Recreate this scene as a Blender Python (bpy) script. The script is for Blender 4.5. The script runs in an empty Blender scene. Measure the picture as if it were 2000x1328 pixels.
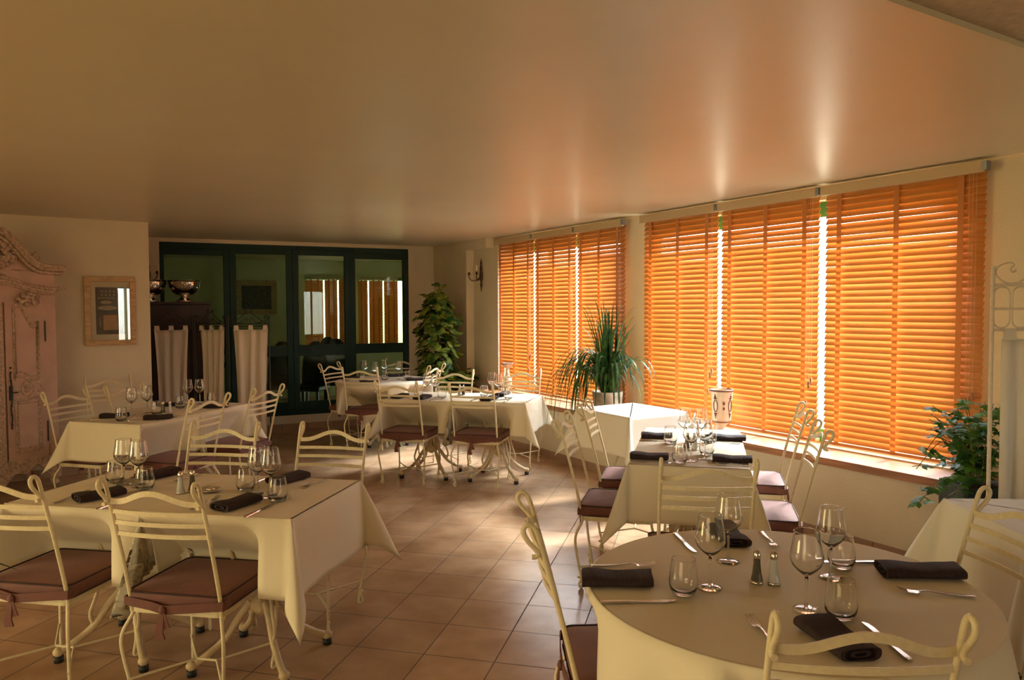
import bpy, math, random
from mathutils import Vector, Matrix, noise
PI = math.pi
sc = bpy.context.scene
C = sc.collection
rnd = random.Random(7)

# ---------------------------------------------------------------- camera
H = 1.5561                       # eye height
cam_data = bpy.data.cameras.new('camera')
cam = bpy.data.objects.new('camera', cam_data); C.objects.link(cam)
cam_data.sensor_width = 36.0
cam_data.lens = 36.0 * 1464.23 / 2000.0
cam_data.clip_start = 0.05
cam.location = (0, 0, H)
cam.matrix_world = Matrix.Translation((0, 0, H)) @ Matrix.Rotation(PI/2 - 0.0415, 4, 'X') @ Matrix.Rotation(-0.0047, 4, 'Z')
sc.camera = cam

# ---------------------------------------------------------------- render look
sc.view_settings.view_transform = 'Standard'
sc.view_settings.look = 'None'
sc.view_settings.gamma = 1
sc.view_settings.use_curve_mapping = False
sc.view_settings.exposure = 0.22
sc.render.engine = 'CYCLES'
cy = sc.cycles
cy.use_denoising = True
try: cy.denoiser = 'OPENIMAGEDENOISE'
except Exception: pass
cy.max_bounces = 9; cy.diffuse_bounces = 5; cy.glossy_bounces = 5
cy.transmission_bounces = 9; cy.transparent_max_bounces = 16
cy.caustics_reflective = False; cy.caustics_refractive = False
cy.sample_clamp_indirect = 6.0
cy.blur_glossy = 0.5

# ---------------------------------------------------------------- world: a hazy bright sky
W = bpy.data.worlds.new('sky'); sc.world = W; W.use_nodes = True
wn = W.node_tree.nodes; wl = W.node_tree.links
bg = wn['Background']
tc = wn.new('ShaderNodeTexCoord'); sx = wn.new('ShaderNodeSeparateXYZ'); cr = wn.new('ShaderNodeValToRGB')
wl.new(tc.outputs['Generated'], sx.inputs[0]); wl.new(sx.outputs['Z'], cr.inputs[0]); wl.new(cr.outputs[0], bg.inputs[0])
# Generated Z of a world direction: -1 nadir .. 1 zenith; below the horizon lies sunlit pale ground
mr0 = wn.new('ShaderNodeMapRange'); mr0.inputs[1].default_value = -1; mr0.inputs[2].default_value = 1
wl.new(sx.outputs['Z'], mr0.inputs[0]); wl.new(mr0.outputs[0], cr.inputs[0])
e_ = cr.color_ramp.elements
e_[0].position = 0.0; e_[0].color = (0.46, 0.40, 0.29, 1)
e_[1].position = 1.0; e_[1].color = (0.62, 0.76, 1.0, 1)
for p_, c_ in ((0.47, (0.60, 0.53, 0.40, 1)), (0.53, (0.92, 0.94, 0.96, 1)), (0.75, (0.80, 0.89, 1.0, 1))):
    e = cr.color_ramp.elements.new(p_); e.color = c_
bg.inputs[1].default_value = 22.0

# the wall with the windows: a line A + s*D, N points outdoors
A = Vector((0.30, 7.90)); D = Vector((0.520, -0.854)).normalized(); N = Vector((0.854, 0.520)).normalized()
def wp(s, off, z=0.0):
    p = A + D*s + N*off
    return Vector((p.x, p.y, z))
WROT = math.atan2(D.y, D.x)

sun_data = bpy.data.lights.new('sun', 'SUN'); sun = bpy.data.objects.new('sun', sun_data); C.objects.link(sun)
sun_data.energy = 29.0; sun_data.angle = math.radians(12); sun_data.color = (0.93, 0.97, 1.0)     # veiled by haze
sd = Vector((N.x*0.75 - D.x*0.08, N.y*0.75 - D.y*0.08, 0.68))     # towards the sun
sun.rotation_euler = sd.to_track_quat('Z', 'Y').to_euler(); sun.location = (8, 8, 9)

def portal(loc, w, h, direction):        # guides the sky's light through an opening; gives off none itself
    l = bpy.data.lights.new('window_portal', 'AREA'); l.shape = 'RECTANGLE'; l.size = w; l.size_y = h
    l.cycles.is_portal = True
    o = bpy.data.objects.new('window_portal', l); C.objects.link(o)
    o.location = loc
    o.rotation_euler = Vector(direction).to_track_quat('-Z', 'Y').to_euler()

ZC = 2.43                         # ceiling height

# ================================================================ materials
def mat(name, col, rough=0.6, metal=0.0, noise_scale=None, noise_amt=0.15, bump=None, bump_scale=80, sheen=0, spec=None, coords='Object', stretch=(1,1,1), coat=0):
    m = bpy.data.materials.new(name); m.use_nodes = True
    nt = m.node_tree; n = nt.nodes; l = nt.links; b = n['Principled BSDF']
    b.inputs['Roughness'].default_value = rough; b.inputs['Metallic'].default_value = metal
    if spec is not None: b.inputs['Specular IOR Level'].default_value = spec
    if sheen: b.inputs['Sheen Weight'].default_value = sheen; b.inputs['Sheen Roughness'].default_value = 0.4; b.inputs['Sheen Tint'].default_value = (0.85, 0.6, 0.55, 1)
    if coat: b.inputs['Coat Weight'].default_value = coat
    t = n.new('ShaderNodeTexCoord'); mp = n.new('ShaderNodeMapping'); mp.inputs['Scale'].default_value = stretch
    l.new(t.outputs[coords], mp.inputs[0])
    if noise_scale:
        nz = n.new('ShaderNodeTexNoise'); nz.inputs['Scale'].default_value = noise_scale; nz.inputs['Detail'].default_value = 5
        l.new(mp.outputs[0], nz.inputs['Vector'])
        r = n.new('ShaderNodeValToRGB')
        c = Vector(col)
        lo = c*(1-noise_amt); hi = c*(1+noise_amt)
        r.color_ramp.elements[0].position = 0.3; r.color_ramp.elements[0].color = (*lo, 1)
        r.color_ramp.elements[1].position = 0.7; r.color_ramp.elements[1].color = (*hi, 1)
        l.new(nz.outputs[0], r.inputs[0]); l.new(r.outputs[0], b.inputs['Base Color'])
    else:
        b.inputs['Base Color'].default_value = (*col, 1)
    if bump:
        nb = n.new('ShaderNodeTexNoise'); nb.inputs['Scale'].default_value = bump_scale; nb.inputs['Detail'].default_value = 4
        l.new(mp.outputs[0], nb.inputs['Vector'])
        bp = n.new('ShaderNodeBump'); bp.inputs['Strength'].default_value = bump; bp.inputs['Distance'].default_value = 0.01
        l.new(nb.outputs[0], bp.inputs['Height']); l.new(bp.outputs[0], b.inputs['Normal'])
    return m

M = {}
M['wall'] = mat('cream_plaster', (0.68, 0.60, 0.44), 0.8, noise_scale=3, noise_amt=0.04, bump=0.25, bump_scale=55)
M['wall_green'] = mat('pale_green_plaster', (0.66, 0.66, 0.42), 0.8, noise_scale=2, noise_amt=0.05)
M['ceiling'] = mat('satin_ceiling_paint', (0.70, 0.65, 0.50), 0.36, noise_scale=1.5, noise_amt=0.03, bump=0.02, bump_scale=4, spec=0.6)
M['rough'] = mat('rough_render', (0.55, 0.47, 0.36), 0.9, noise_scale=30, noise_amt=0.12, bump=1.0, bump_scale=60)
M['trim'] = mat('painted_trim', (0.70, 0.60, 0.42), 0.5)
M['rail'] = mat('painted_headrail', (0.52, 0.40, 0.24), 0.5)
M['steel'] = mat('grey_metal_cap', (0.25, 0.27, 0.30), 0.4, 0.6)
M['green'] = mat('dark_green_lacquer', (0.003, 0.026, 0.014), 0.5, spec=0.3, noise_scale=4, noise_amt=0.2)
M['wingreen'] = mat('green_window_lacquer', (0.03, 0.22, 0.07), 0.4)
M['iron'] = mat('cream_painted_iron', (0.74, 0.64, 0.41), 0.42, noise_scale=60, noise_amt=0.07, bump=0.08, bump_scale=120)
M['castiron'] = mat('cream_painted_cast_iron', (0.62, 0.48, 0.29), 0.5, noise_scale=40, noise_amt=0.1, bump=0.15, bump_scale=90)
M['whiteiron'] = mat('white_painted_iron', (0.66, 0.58, 0.45), 0.5, noise_scale=60, noise_amt=0.08)
M['blackiron'] = mat('black_wrought_iron', (0.015, 0.014, 0.012), 0.5)
M['black'] = mat('black_rubber', (0.01, 0.01, 0.01), 0.6)
M['cloth'] = mat('cream_table_linen', (0.80, 0.72, 0.54), 0.85, noise_scale=2.5, noise_amt=0.03, bump=0.35, bump_scale=7, sheen=0.15)
M['overlay'] = mat('grey_table_linen', (0.74, 0.68, 0.55), 0.85, noise_scale=3, noise_amt=0.02, bump=0.1, bump_scale=10)
M['whitecloth'] = mat('white_table_linen', (0.80, 0.77, 0.68), 0.85, noise_scale=3, noise_amt=0.02, bump=0.15, bump_scale=9)
M['curtain'] = mat('ecru_curtain_cotton', (0.84, 0.74, 0.58), 0.9, noise_scale=25, noise_amt=0.05, stretch=(4, 4, 0.3))
M['curtainw'] = mat('white_curtain_cotton', (0.74, 0.70, 0.60), 0.9, noise_scale=25, noise_amt=0.04, stretch=(4, 4, 0.3))
M['cushion'] = mat('mauve_brown_velvet', (0.150, 0.052, 0.038), 0.7, noise_scale=14, noise_amt=0.12, bump=0.12, bump_scale=60, sheen=0.22)
M['piping'] = mat('dark_brown_piping', (0.030, 0.012, 0.010), 0.8)
M['napkin'] = mat('dark_plum_napkin', (0.030, 0.013, 0.014), 0.85)
M['silver'] = mat('polished_cutlery_steel', (0.62, 0.58, 0.54), 0.2, 1.0)
M['chrome'] = mat('polished_silver', (0.75, 0.70, 0.62), 0.08, 1.0)
M['salt'] = mat('salt', (0.8, 0.8, 0.78), 0.8); M['pepper'] = mat('pepper', (0.10, 0.075, 0.05), 0.8, noise_scale=400, noise_amt=0.5)
M['saltglass'] = mat('salt_filled_glass', (0.55, 0.56, 0.55), 0.15); M['pepperglass'] = mat('pepper_filled_glass', (0.10, 0.085, 0.06), 0.15, noise_scale=300, noise_amt=0.4)
M['armoire'] = mat('pink_patina_paint', (0.56, 0.38, 0.29), 0.6, noise_scale=7, noise_amt=0.10, bump=0.15, bump_scale=40)
M['patina'] = mat('worn_carved_paint', (0.50, 0.36, 0.26), 0.7, noise_scale=45, noise_amt=0.35, bump=0.5, bump_scale=60)
M['groove'] = mat('brown_glaze', (0.20, 0.12, 0.08), 0.7)
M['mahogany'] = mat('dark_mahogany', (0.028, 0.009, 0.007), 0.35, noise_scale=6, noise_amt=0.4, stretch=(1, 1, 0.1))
M['oak'] = mat('varnished_oak', (0.36, 0.16, 0.07), 0.33, noise_scale=9, noise_amt=0.35, stretch=(0.35, 5, 5))
M['ash'] = mat('light_oak_frame', (0.52, 0.33, 0.15), 0.45, noise_scale=12, noise_amt=0.2, stretch=(1, 1, 4))
M['mount'] = mat('cream_mount_board', (0.60, 0.49, 0.32), 0.8)
M['printbrown'] = mat('print_brown', (0.055, 0.022, 0.018), 0.7, noise_scale=20, noise_amt=0.5)
M['printochre'] = mat('print_ochre', (0.38, 0.19, 0.06), 0.7, noise_scale=15, noise_amt=0.2)
M['printcream'] = mat('print_cream', (0.36, 0.26, 0.16), 0.7)
M['printdark'] = mat('print_dark', (0.03, 0.035, 0.035), 0.5, noise_scale=30, noise_amt=0.9)
M['ceramic'] = mat('glazed_cream_ceramic', (0.72, 0.58, 0.42), 0.25, coat=0.4)
M['motif'] = mat('brown_ceramic_paint', (0.17, 0.055, 0.035), 0.35)
M['potbeige'] = mat('mottled_stone_pot', (0.42, 0.34, 0.24), 0.7, noise_scale=10, noise_amt=0.4, bump=0.4, bump_scale=30)
M['potdark'] = mat('dark_planter', (0.012, 0.022, 0.018), 0.5)
M['soil'] = mat('potting_soil', (0.03, 0.02, 0.012), 0.95, bump=0.6, bump_scale=80)
M['stem'] = mat('plant_stem', (0.13, 0.15, 0.04), 0.6)
M['tape'] = mat('blind_ladder_tape', (0.62, 0.30, 0.10), 0.85)
M['cord'] = mat('blind_cord', (0.62, 0.42, 0.25), 0.8)
M['candle'] = mat('ivory_candle', (0.75, 0.68, 0.52), 0.5)
M['brass'] = mat('dark_antique_brass', (0.10, 0.055, 0.03), 0.4, 0.8)
M['paving'] = mat('sunlit_terrace_paving', (0.70, 0.66, 0.58), 0.9, noise_scale=3, noise_amt=0.1)
M['darkchair'] = mat('black_leather', (0.012, 0.010, 0.009), 0.4)

def leafmat(name, col, dark, scale=30):
    m = mat(name, col, 0.5, spec=0.3)
    n = m.node_tree.nodes; l = m.node_tree.links; b = n['Principled BSDF']
    t = n.new('ShaderNodeTexCoord'); nz = n.new('ShaderNodeTexNoise'); nz.inputs['Scale'].default_value = scale
    r = n.new('ShaderNodeValToRGB')
    l.new(t.outputs['Object'], nz.inputs['Vector']); l.new(nz.outputs[0], r.inputs[0])
    r.color_ramp.elements[0].position = 0.40; r.color_ramp.elements[0].color = (*dark, 1)
    r.color_ramp.elements[1].position = 0.66; r.color_ramp.elements[1].color = (*col, 1)
    tr = n.new('ShaderNodeBsdfTranslucent'); mx = n.new('ShaderNodeMixShader'); mx.inputs[0].default_value = 0.3
    out = n['Material Output']
    l.new(r.outputs[0], b.inputs['Base Color']); l.new(r.outputs[0], tr.inputs[0])
    l.new(b.outputs[0], mx.inputs[1]); l.new(tr.outputs[0], mx.inputs[2]); l.new(mx.outputs[0], out.inputs[0])
    return m
M['pothos'] = leafmat('variegated_pothos_leaf', (0.30, 0.36, 0.05), (0.025, 0.085, 0.015), 9)
M['strap'] = leafmat('strap_leaf', (0.075, 0.16, 0.03), (0.018, 0.055, 0.015), 14)
M['ivy'] = leafmat('grape_ivy_leaf', (0.16, 0.36, 0.04), (0.03, 0.11, 0.02), 9)

def glassmat(name, col=(1, 1, 1), rough=0.0, ior=1.5):
    m = bpy.data.materials.new(name); m.use_nodes = True
    n = m.node_tree.nodes; l = m.node_tree.links
    n.remove(n['Principled BSDF'])
    g = n.new('ShaderNodeBsdfGlass'); g.inputs['Color'].default_value = (*col, 1); g.inputs['Roughness'].default_value = rough; g.inputs['IOR'].default_value = ior
    l.new(g.outputs[0], n['Material Output'].inputs[0])
    return m
M['glass'] = glassmat('clear_glassware')
def panemat(name, tint, refl_ior=1.5):
    m = bpy.data.materials.new(name); m.use_nodes = True
    n = m.node_tree.nodes; l = m.node_tree.links
    n.remove(n['Principled BSDF'])
    tr = n.new('ShaderNodeBsdfTransparent'); tr.inputs[0].default_value = (*tint, 1)
    gl = n.new('ShaderNodeBsdfGlossy'); gl.inputs['Roughness'].default_value = 0.0
    lw_ = n.new('ShaderNodeLayerWeight'); lw_.inputs[0].default_value = 0.5
    pw_ = n.new('ShaderNodeMath'); pw_.operation = 'POWER'; pw_.inputs[1].default_value = 5.0; l.new(lw_.outputs['Facing'], pw_.inputs[0])
    f0 = ((refl_ior-1)/(refl_ior+1))**2
    fr = n.new('ShaderNodeMath'); fr.operation = 'MULTIPLY_ADD'; fr.inputs[1].default_value = 1-f0; fr.inputs[2].default_value = f0; l.new(pw_.outputs[0], fr.inputs[0])
    mx = n.new('ShaderNodeMixShader')
    l.new(fr.outputs[0], mx.inputs[0]); l.new(tr.outputs[0], mx.inputs[1]); l.new(gl.outputs[0], mx.inputs[2])
    l.new(mx.outputs[0], n['Material Output'].inputs[0])
    return m
M['pane'] = panemat('green_tinted_pane', (0.80, 0.92, 0.80), 1.28)
M['picglass'] = panemat('picture_glass', (0.95, 0.95, 0.95), 1.5)
M['rearfilter'] = panemat('rear_light_filter_pane', (0.46, 0.41, 0.31), 1.45)  # tint added to dim and warm the daylight from behind the camera
M['leftfilter'] = panemat('warm_light_filter_pane', (0.95, 0.86, 0.62), 1.45)  # tint added to warm the daylight from the unseen left window
M['dimpane'] = panemat('light_dimming_pane', (0.42, 0.42, 0.33), 1.45)  # tint added to hold down daylight in the room behind the glass
M['winpane'] = panemat('window_pane', (0.95, 0.97, 0.95), 1.45)

# wood slats of the blinds: translucency added so the wood glows as if backlit
def slatmat():
    m = bpy.data.materials.new('honey_wood_slat'); m.use_nodes = True
    n = m.node_tree.nodes; l = m.node_tree.links; b = n['Principled BSDF']
    t = n.new('ShaderNodeTexCoord'); mp = n.new('ShaderNodeMapping'); mp.inputs['Scale'].default_value = (1.2, 30, 22)
    nz = n.new('ShaderNodeTexNoise'); nz.inputs['Scale'].default_value = 3; nz.inputs['Detail'].default_value = 4
    r = n.new('ShaderNodeValToRGB')
    r.color_ramp.elements[0].position = 0.3; r.color_ramp.elements[0].color = (0.53, 0.21, 0.050, 1)
    r.color_ramp.elements[1].position = 0.7; r.color_ramp.elements[1].color = (0.66, 0.285, 0.072, 1)
    l.new(t.outputs['Object'], mp.inputs[0]); l.new(mp.outputs[0], nz.inputs['Vector']); l.new(nz.outputs[0], r.inputs[0])
    l.new(r.outputs[0], b.inputs['Base Color']); b.inputs['Roughness'].default_value = 0.4
    tr = n.new('ShaderNodeBsdfTranslucent'); tr.inputs[0].default_value = (0.98, 0.62, 0.25, 1)
    mx = n.new('ShaderNodeMixShader'); mx.inputs[0].default_value = 0.06
    l.new(b.outputs[0], mx.inputs[1]); l.new(tr.outputs[0], mx.inputs[2]); l.new(mx.outputs[0], n['Material Output'].inputs[0])
    return m
M['slat'] = slatmat()

def translucify(m, col, fac):
    n = m.node_tree.nodes; l = m.node_tree.links
    tr = n.new('ShaderNodeBsdfTranslucent'); tr.inputs[0].default_value = (*col, 1)
    mx = n.new('ShaderNodeMixShader'); mx.inputs[0].default_value = fac
    l.new(n['Principled BSDF'].outputs[0], mx.inputs[1]); l.new(tr.outputs[0], mx.inputs[2]); l.new(mx.outputs[0], n['Material Output'].inputs[0])
translucify(M['tape'], (0.9, 0.45, 0.15), 0.35)
translucify(M['curtain'], (0.8, 0.62, 0.42), 0.25); translucify(M['curtainw'], (0.85, 0.8, 0.7), 0.25)
# floor tiles
def tilemat():
    m = bpy.data.materials.new('terracotta_floor_tiles'); m.use_nodes = True
    n = m.node_tree.nodes; l = m.node_tree.links; b = n['Principled BSDF']
    t = n.new('ShaderNodeTexCoord')
    br = n.new('ShaderNodeTexBrick'); br.offset = 0.0; br.squash = 1.0
    br.inputs['Scale'].default_value = 1.0; br.inputs['Brick Width'].default_value = 0.33; br.inputs['Row Height'].default_value = 0.33
    br.inputs['Mortar Size'].default_value = 0.0028; br.inputs['Mortar Smooth'].default_value = 0.2; br.inputs['Bias'].default_value = 0.0
    br.inputs['Color1'].default_value = (0.50, 0.335, 0.215, 1); br.inputs['Color2'].default_value = (0.43, 0.275, 0.17, 1)
    br.inputs['Mortar'].default_value = (0.085, 0.055, 0.04, 1)
    l.new(t.outputs['Object'], br.inputs['Vector'])
    nz = n.new('ShaderNodeTexNoise'); nz.inputs['Scale'].default_value = 4; nz.inputs['Detail'].default_value = 6
    l.new(t.outputs['Object'], nz.inputs['Vector'])
    r = n.new('ShaderNodeValToRGB')
    r.color_ramp.elements[0].position = 0.3; r.color_ramp.elements[0].color = (0.80, 0.70, 0.62, 1)
    r.color_ramp.elements[1].position = 0.65; r.color_ramp.elements[1].color = (1.12, 1.10, 1.06, 1)
    l.new(nz.outputs[0], r.inputs[0])
    mx = n.new('ShaderNodeMix'); mx.data_type = 'RGBA'; mx.blend_type = 'MULTIPLY'; mx.inputs[0].default_value = 1.0
    l.new(br.outputs['Color'], mx.inputs[6]); l.new(r.outputs[0], mx.inputs[7]); l.new(mx.outputs[2], b.inputs['Base Color'])
    mr = n.new('ShaderNodeMapRange'); mr.inputs[3].default_value = 0.24; mr.inputs[4].default_value = 0.8
    l.new(br.outputs['Fac'], mr.inputs[0]); l.new(mr.outputs[0], b.inputs['Roughness'])
    nb = n.new('ShaderNodeTexNoise'); nb.inputs['Scale'].default_value = 25
    l.new(t.outputs['Object'], nb.inputs['Vector'])
    ad = n.new('ShaderNodeMath'); ad.operation = 'MULTIPLY_ADD'; ad.inputs[1].default_value = -1.0
    l.new(br.outputs['Fac'], ad.inputs[0])
    sc_ = n.new('ShaderNodeMath'); sc_.operation = 'MULTIPLY'; sc_.inputs[1].default_value = 0.25
    l.new(nb.outputs[0], sc_.inputs[0]); l.new(sc_.outputs[0], ad.inputs[2])
    bp = n.new('ShaderNodeBump'); bp.inputs['Strength'].default_value = 0.35; bp.inputs['Distance'].default_value = 0.004
    l.new(ad.outputs[0], bp.inputs['Height']); l.new(bp.outputs[0], b.inputs['Normal'])
    b.inputs['Specular IOR Level'].default_value = 0.6
    return m
M['tiles'] = tilemat()
def skirtmat():
    m = mat('tile_skirting', (0.42, 0.26, 0.165), 0.35)
    n = m.node_tree.nodes; l = m.node_tree.links; b = n['Principled BSDF']
    t = n.new('ShaderNodeTexCoord')
    br = n.new('ShaderNodeTexBrick'); br.offset = 0.0
    br.inputs['Scale'].default_value = 1.0; br.inputs['Brick Width'].default_value = 0.33; br.inputs['Row Height'].default_value = 5.0
    br.inputs['Mortar Size'].default_value = 0.003
    br.inputs['Color1'].default_value = (0.40, 0.26, 0.17, 1); br.inputs['Color2'].default_value = (0.34, 0.20, 0.125, 1); br.inputs['Mortar'].default_value = (0.1, 0.07, 0.05, 1)
    l.new(t.outputs['Object'], br.inputs['Vector']); l.new(br.outputs['Color'], b.inputs['Base Color'])
    return m
M['skirt'] = skirtmat()
# ribbed weave for the napkins
def add_weave(m, scale, strength):
    n = m.node_tree.nodes; l = m.node_tree.links; b = n['Principled BSDF']
    t = n.new('ShaderNodeTexCoord'); w = n.new('ShaderNodeTexWave'); w.inputs['Scale'].default_value = scale; w.bands_direction = 'X'
    l.new(t.outputs['Object'], w.inputs['Vector'])
    bp = n.new('ShaderNodeBump'); bp.inputs['Strength'].default_value = strength; bp.inputs['Distance'].default_value = 0.002
    l.new(w.outputs[0], bp.inputs['Height']); l.new(bp.outputs[0], b.inputs['Normal'])
add_weave(M['napkin'], 60, 0.6)

# ================================================================ mesh helpers
class MB:
    def __init__(s): s.v = []; s.f = []; s.sm = []; s.mi = []; s.cur = 0
    def add(s, vs, fs, smooth=False):
        o = len(s.v); s.v += [tuple(v) for v in vs]
        for f in fs: s.f.append(tuple(i+o for i in f)); s.sm.append(smooth); s.mi.append(s.cur)
        return s
    def box(s, c, size, rz=0, mat4=None):
        hx, hy, hz = size[0]/2, size[1]/2, size[2]/2
        vs = [Vector((x*hx, y*hy, z*hz)) for x in (-1, 1) for y in (-1, 1) for z in (-1, 1)]
        T = Matrix.Translation(c) @ (mat4 if mat4 else Matrix.Rotation(rz, 4, 'Z'))
        return s.add([T @ v for v in vs], [(0,1,3,2),(4,6,7,5),(0,4,5,1),(2,3,7,6),(0,2,6,4),(1,5,7,3)])
    def prism(s, outline, z0, z1, smooth=False):      # outline in xy
        n = len(outline); vs = [(x, y, z0) for x, y in outline] + [(x, y, z1) for x, y in outline]
        s.add(vs, [tuple(range(n))[::-1], tuple(range(n, 2*n))])
        return s.add(vs, [(i, (i+1) % n, n+(i+1) % n, n+i) for i in range(n)], smooth)
    def sweep(s, pts, sec, up=None, closed=False, caps=True, smooth=True, scales=None):
        # sec: list of (a,b) in the frame (side, normal)
        P = [Vector(p) for p in pts]; n = len(P); k = len(sec); vs = []
        prev = None
        for i in range(n):
            if closed: t = P[(i+1) % n] - P[i-1]
            else: t = P[min(i+1, n-1)] - P[max(i-1, 0)]
            if t.length < 1e-9: t = Vector((0, 0, 1))
            t.normalize()
            if up is not None: a = Vector(up).cross(t)
            elif prev is None:
                u = Vector((0, 0, 1)) if abs(t.z) < 0.9 else Vector((0, 1, 0)); a = u.cross(t)
            else: a = prev - t*prev.dot(t)
            if a.length < 1e-6: a = Vector((1, 0, 0)).cross(t)
            a.normalize(); b = t.cross(a); prev = a
            q = scales[i] if scales else 1.0
            for (x, y) in sec: vs.append(P[i] + a*x*q + b*y*q)
        fs = []
        m = n if closed else n-1
        for i in range(m):
            j = (i+1) % n
            for c in range(k): fs.append((i*k+c, i*k+(c+1) % k, j*k+(c+1) % k, j*k+c))
        s.add(vs, fs, smooth)
        if caps and not closed:
            s.add(vs[:k], [tuple(range(k))[::-1]]); s.add(vs[-k:], [tuple(range(k))])
        return s
    def tube(s, pts, r, n=8, closed=False, scales=None, caps=True):
        return s.sweep(pts, [(r*math.cos(2*PI*i/n), r*math.sin(2*PI*i/n)) for i in range(n)], closed=closed, scales=scales, caps=caps)
    def bar(s, pts, w, t, up, closed=False):          # flat bar; w across (side), t along normal
        return s.sweep(pts, [(-w/2, -t/2), (w/2, -t/2), (w/2, t/2), (-w/2, t/2)], up=up, closed=closed, smooth=False)
    def lathe(s, prof, n=24, c=(0, 0, 0), smooth=True, T=None):
        vs = []; k = len(prof)
        for (r, z) in prof:
            for i in range(n):
                a = 2*PI*i/n; v = Vector((c[0]+r*math.cos(a), c[1]+r*math.sin(a), c[2]+z)); vs.append(T @ v if T else v)
        fs = [(i*n+j, i*n+(j+1) % n, (i+1)*n+(j+1) % n, (i+1)*n+j) for i in range(k-1) for j in range(n)]
        s.add(vs, fs, smooth)
        return s
    def ball(s, c, r, n=10, sq=(1, 1, 1)):
        k = max(4, n//2); prof = [(r*math.sin(PI*i/k), -r*math.cos(PI*i/k)) for i in range(k+1)]
        T = Matrix.Translation(c) @ Matrix.Diagonal((*sq, 1))
        return s.lathe([(max(a, 1e-4), b) for a, b in prof], n, T=T)
    def grid(s, fn, nu, nv, smooth=True, closeu=False):
        vs = [fn(i/(nu if closeu else nu-1), j/(nv-1)) for j in range(nv) for i in range(nu)]
        m = nu if closeu else nu-1
        return s.add(vs, [(j*nu+i, j*nu+(i+1) % nu, (j+1)*nu+(i+1) % nu, (j+1)*nu+i) for j in range(nv-1) for i in range(m)], smooth)
    def mesh(s, name, mats):
        me = bpy.data.meshes.new(name); me.from_pydata(s.v, [], s.f)
        for m in (mats if isinstance(mats, (list, tuple)) else [mats]): me.materials.append(m)
        me.polygons.foreach_set('use_smooth', s.sm); me.polygons.foreach_set('material_index', s.mi)
        me.update(); return me
    def build(s, name, mats, parent=None, loc=None, rz=None):
        return link(name, s.mesh(name, mats), parent, loc, rz)

def link(name, me, parent=None, loc=None, rz=None, rot=None):
    o = bpy.data.objects.new(name, me); C.objects.link(o)
    if parent: o.parent = parent
    if loc is not None: o.location = loc
    if rz is not None: o.rotation_euler = (0, 0, rz)
    if rot is not None: o.rotation_euler = rot
    return o
def tag(o, label, cat, group=None, kind=None):
    if label: o['label'] = label
    if cat: o['category'] = cat
    if group: o['group'] = group
    if kind: o['kind'] = kind
    return o
def thing(name, label, cat, loc=(0, 0, 0), rz=0, group=None):
    o = link(name, None, None, loc, rz); return tag(o, label, cat, group)
def struct(o): o['kind'] = 'structure'; return o
def solid(o, t, off=-1):
    m = o.modifiers.new('solidify', 'SOLIDIFY'); m.thickness = t; m.offset = off; return o
def bevel(o, w, seg=2):
    m = o.modifiers.new('bevel', 'BEVEL'); m.width = w; m.segments = seg; m.limit_method = 'ANGLE'; return o
def smoothpath(pts, n=6):       # Catmull-Rom
    P = [Vector(p) for p in pts]; out = []
    for i in range(len(P)-1):
        p0 = P[max(i-1, 0)]; p1 = P[i]; p2 = P[i+1]; p3 = P[min(i+2, len(P)-1)]
        for k in range(n):
            t = k/n
            out.append(0.5*((2*p1) + (p2-p0)*t + (2*p0-5*p1+4*p2-p3)*t*t + (3*p1-p0-3*p2+p3)*t**3))
    out.append(P[-1]); return out
def spiral(c, r0, r1, a0, a1, n=20, plane='xz'):
    out = []
    for i in range(n+1):
        t = i/n; a = a0+(a1-a0)*t; r = r0+(r1-r0)*t
        x, z = c[0]+r*math.cos(a), c[2]+r*math.sin(a)
        out.append(Vector((x, c[1], z)))
    return out

# ================================================================ the room
def wallbox(name, p, q, z0, z1, t0, t1, m, parent=None, uvx=True):
    """a wall slab between plan points p and q; its thickness runs from t0 to t1 along the left-hand normal"""
    p = Vector((p[0], p[1])); q = Vector((q[0], q[1])); d = (q-p); L = d.length; d.normalize(); rz = math.atan2(d.y, d.x)
    b = MB(); b.box((L/2, (t0+t1)/2, (z0+z1)/2), (L, t1-t0, z1-z0))
    return b.build(name, m, parent, (p.x, p.y, 0), rz)

# floor, aligned with its own tile grid
YAW = -0.2463
fl = MB(); fl.add([(-40, -60, 0), (40, -60, 0), (40, 20, 0), (-40, 20, 0)], [(0, 1, 2, 3)])
# keep only the interior: a convex outline in the floor's own axes
forig = Vector((-0.7284*0.33, 20.2597*0.33, 0))
RF = Matrix.Rotation(-YAW, 4, 'Z')
PC = (-1.27+0.902*0.0, 10.473)
outl = [(-9.0, -2.4), wp(12.2, 0.45), wp(-8.5, 0.45), (-9.0, 13.0)]
fl = MB()
fpts = [RF @ (Vector((p[0], p[1], 0)) - forig) for p in outl]
fl.prism([(p.x, p.y) for p in fpts], -0.06, 0.0)
struct(fl.build('floor', M['tiles'], None, forig, YAW))

# ceiling (satin) and the rough, slightly higher field near the camera
ex = Vector((1.72-1.06, 2.55-2.15)).normalized(); c0 = Vector((1.072, 2.175))
tt = (0.5 - (c0 - A).dot(N))/ex.dot(N)          # where the step meets the window wall
e0 = c0 - ex*8.0; e1 = c0 + ex*tt
b = MB(); b.prism([(e0.x, e0.y), (e1.x, e1.y), tuple(wp(-8.5, 0.5)[:2]), (-9.0, 13.0), (-9.0, 2.0)], ZC, ZC+0.2)
struct(b.build('ceiling', M['ceiling']))
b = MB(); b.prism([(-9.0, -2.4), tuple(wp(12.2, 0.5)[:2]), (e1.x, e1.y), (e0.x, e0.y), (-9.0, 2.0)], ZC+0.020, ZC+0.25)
struct(b.build('ceiling', M['rough']))

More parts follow.
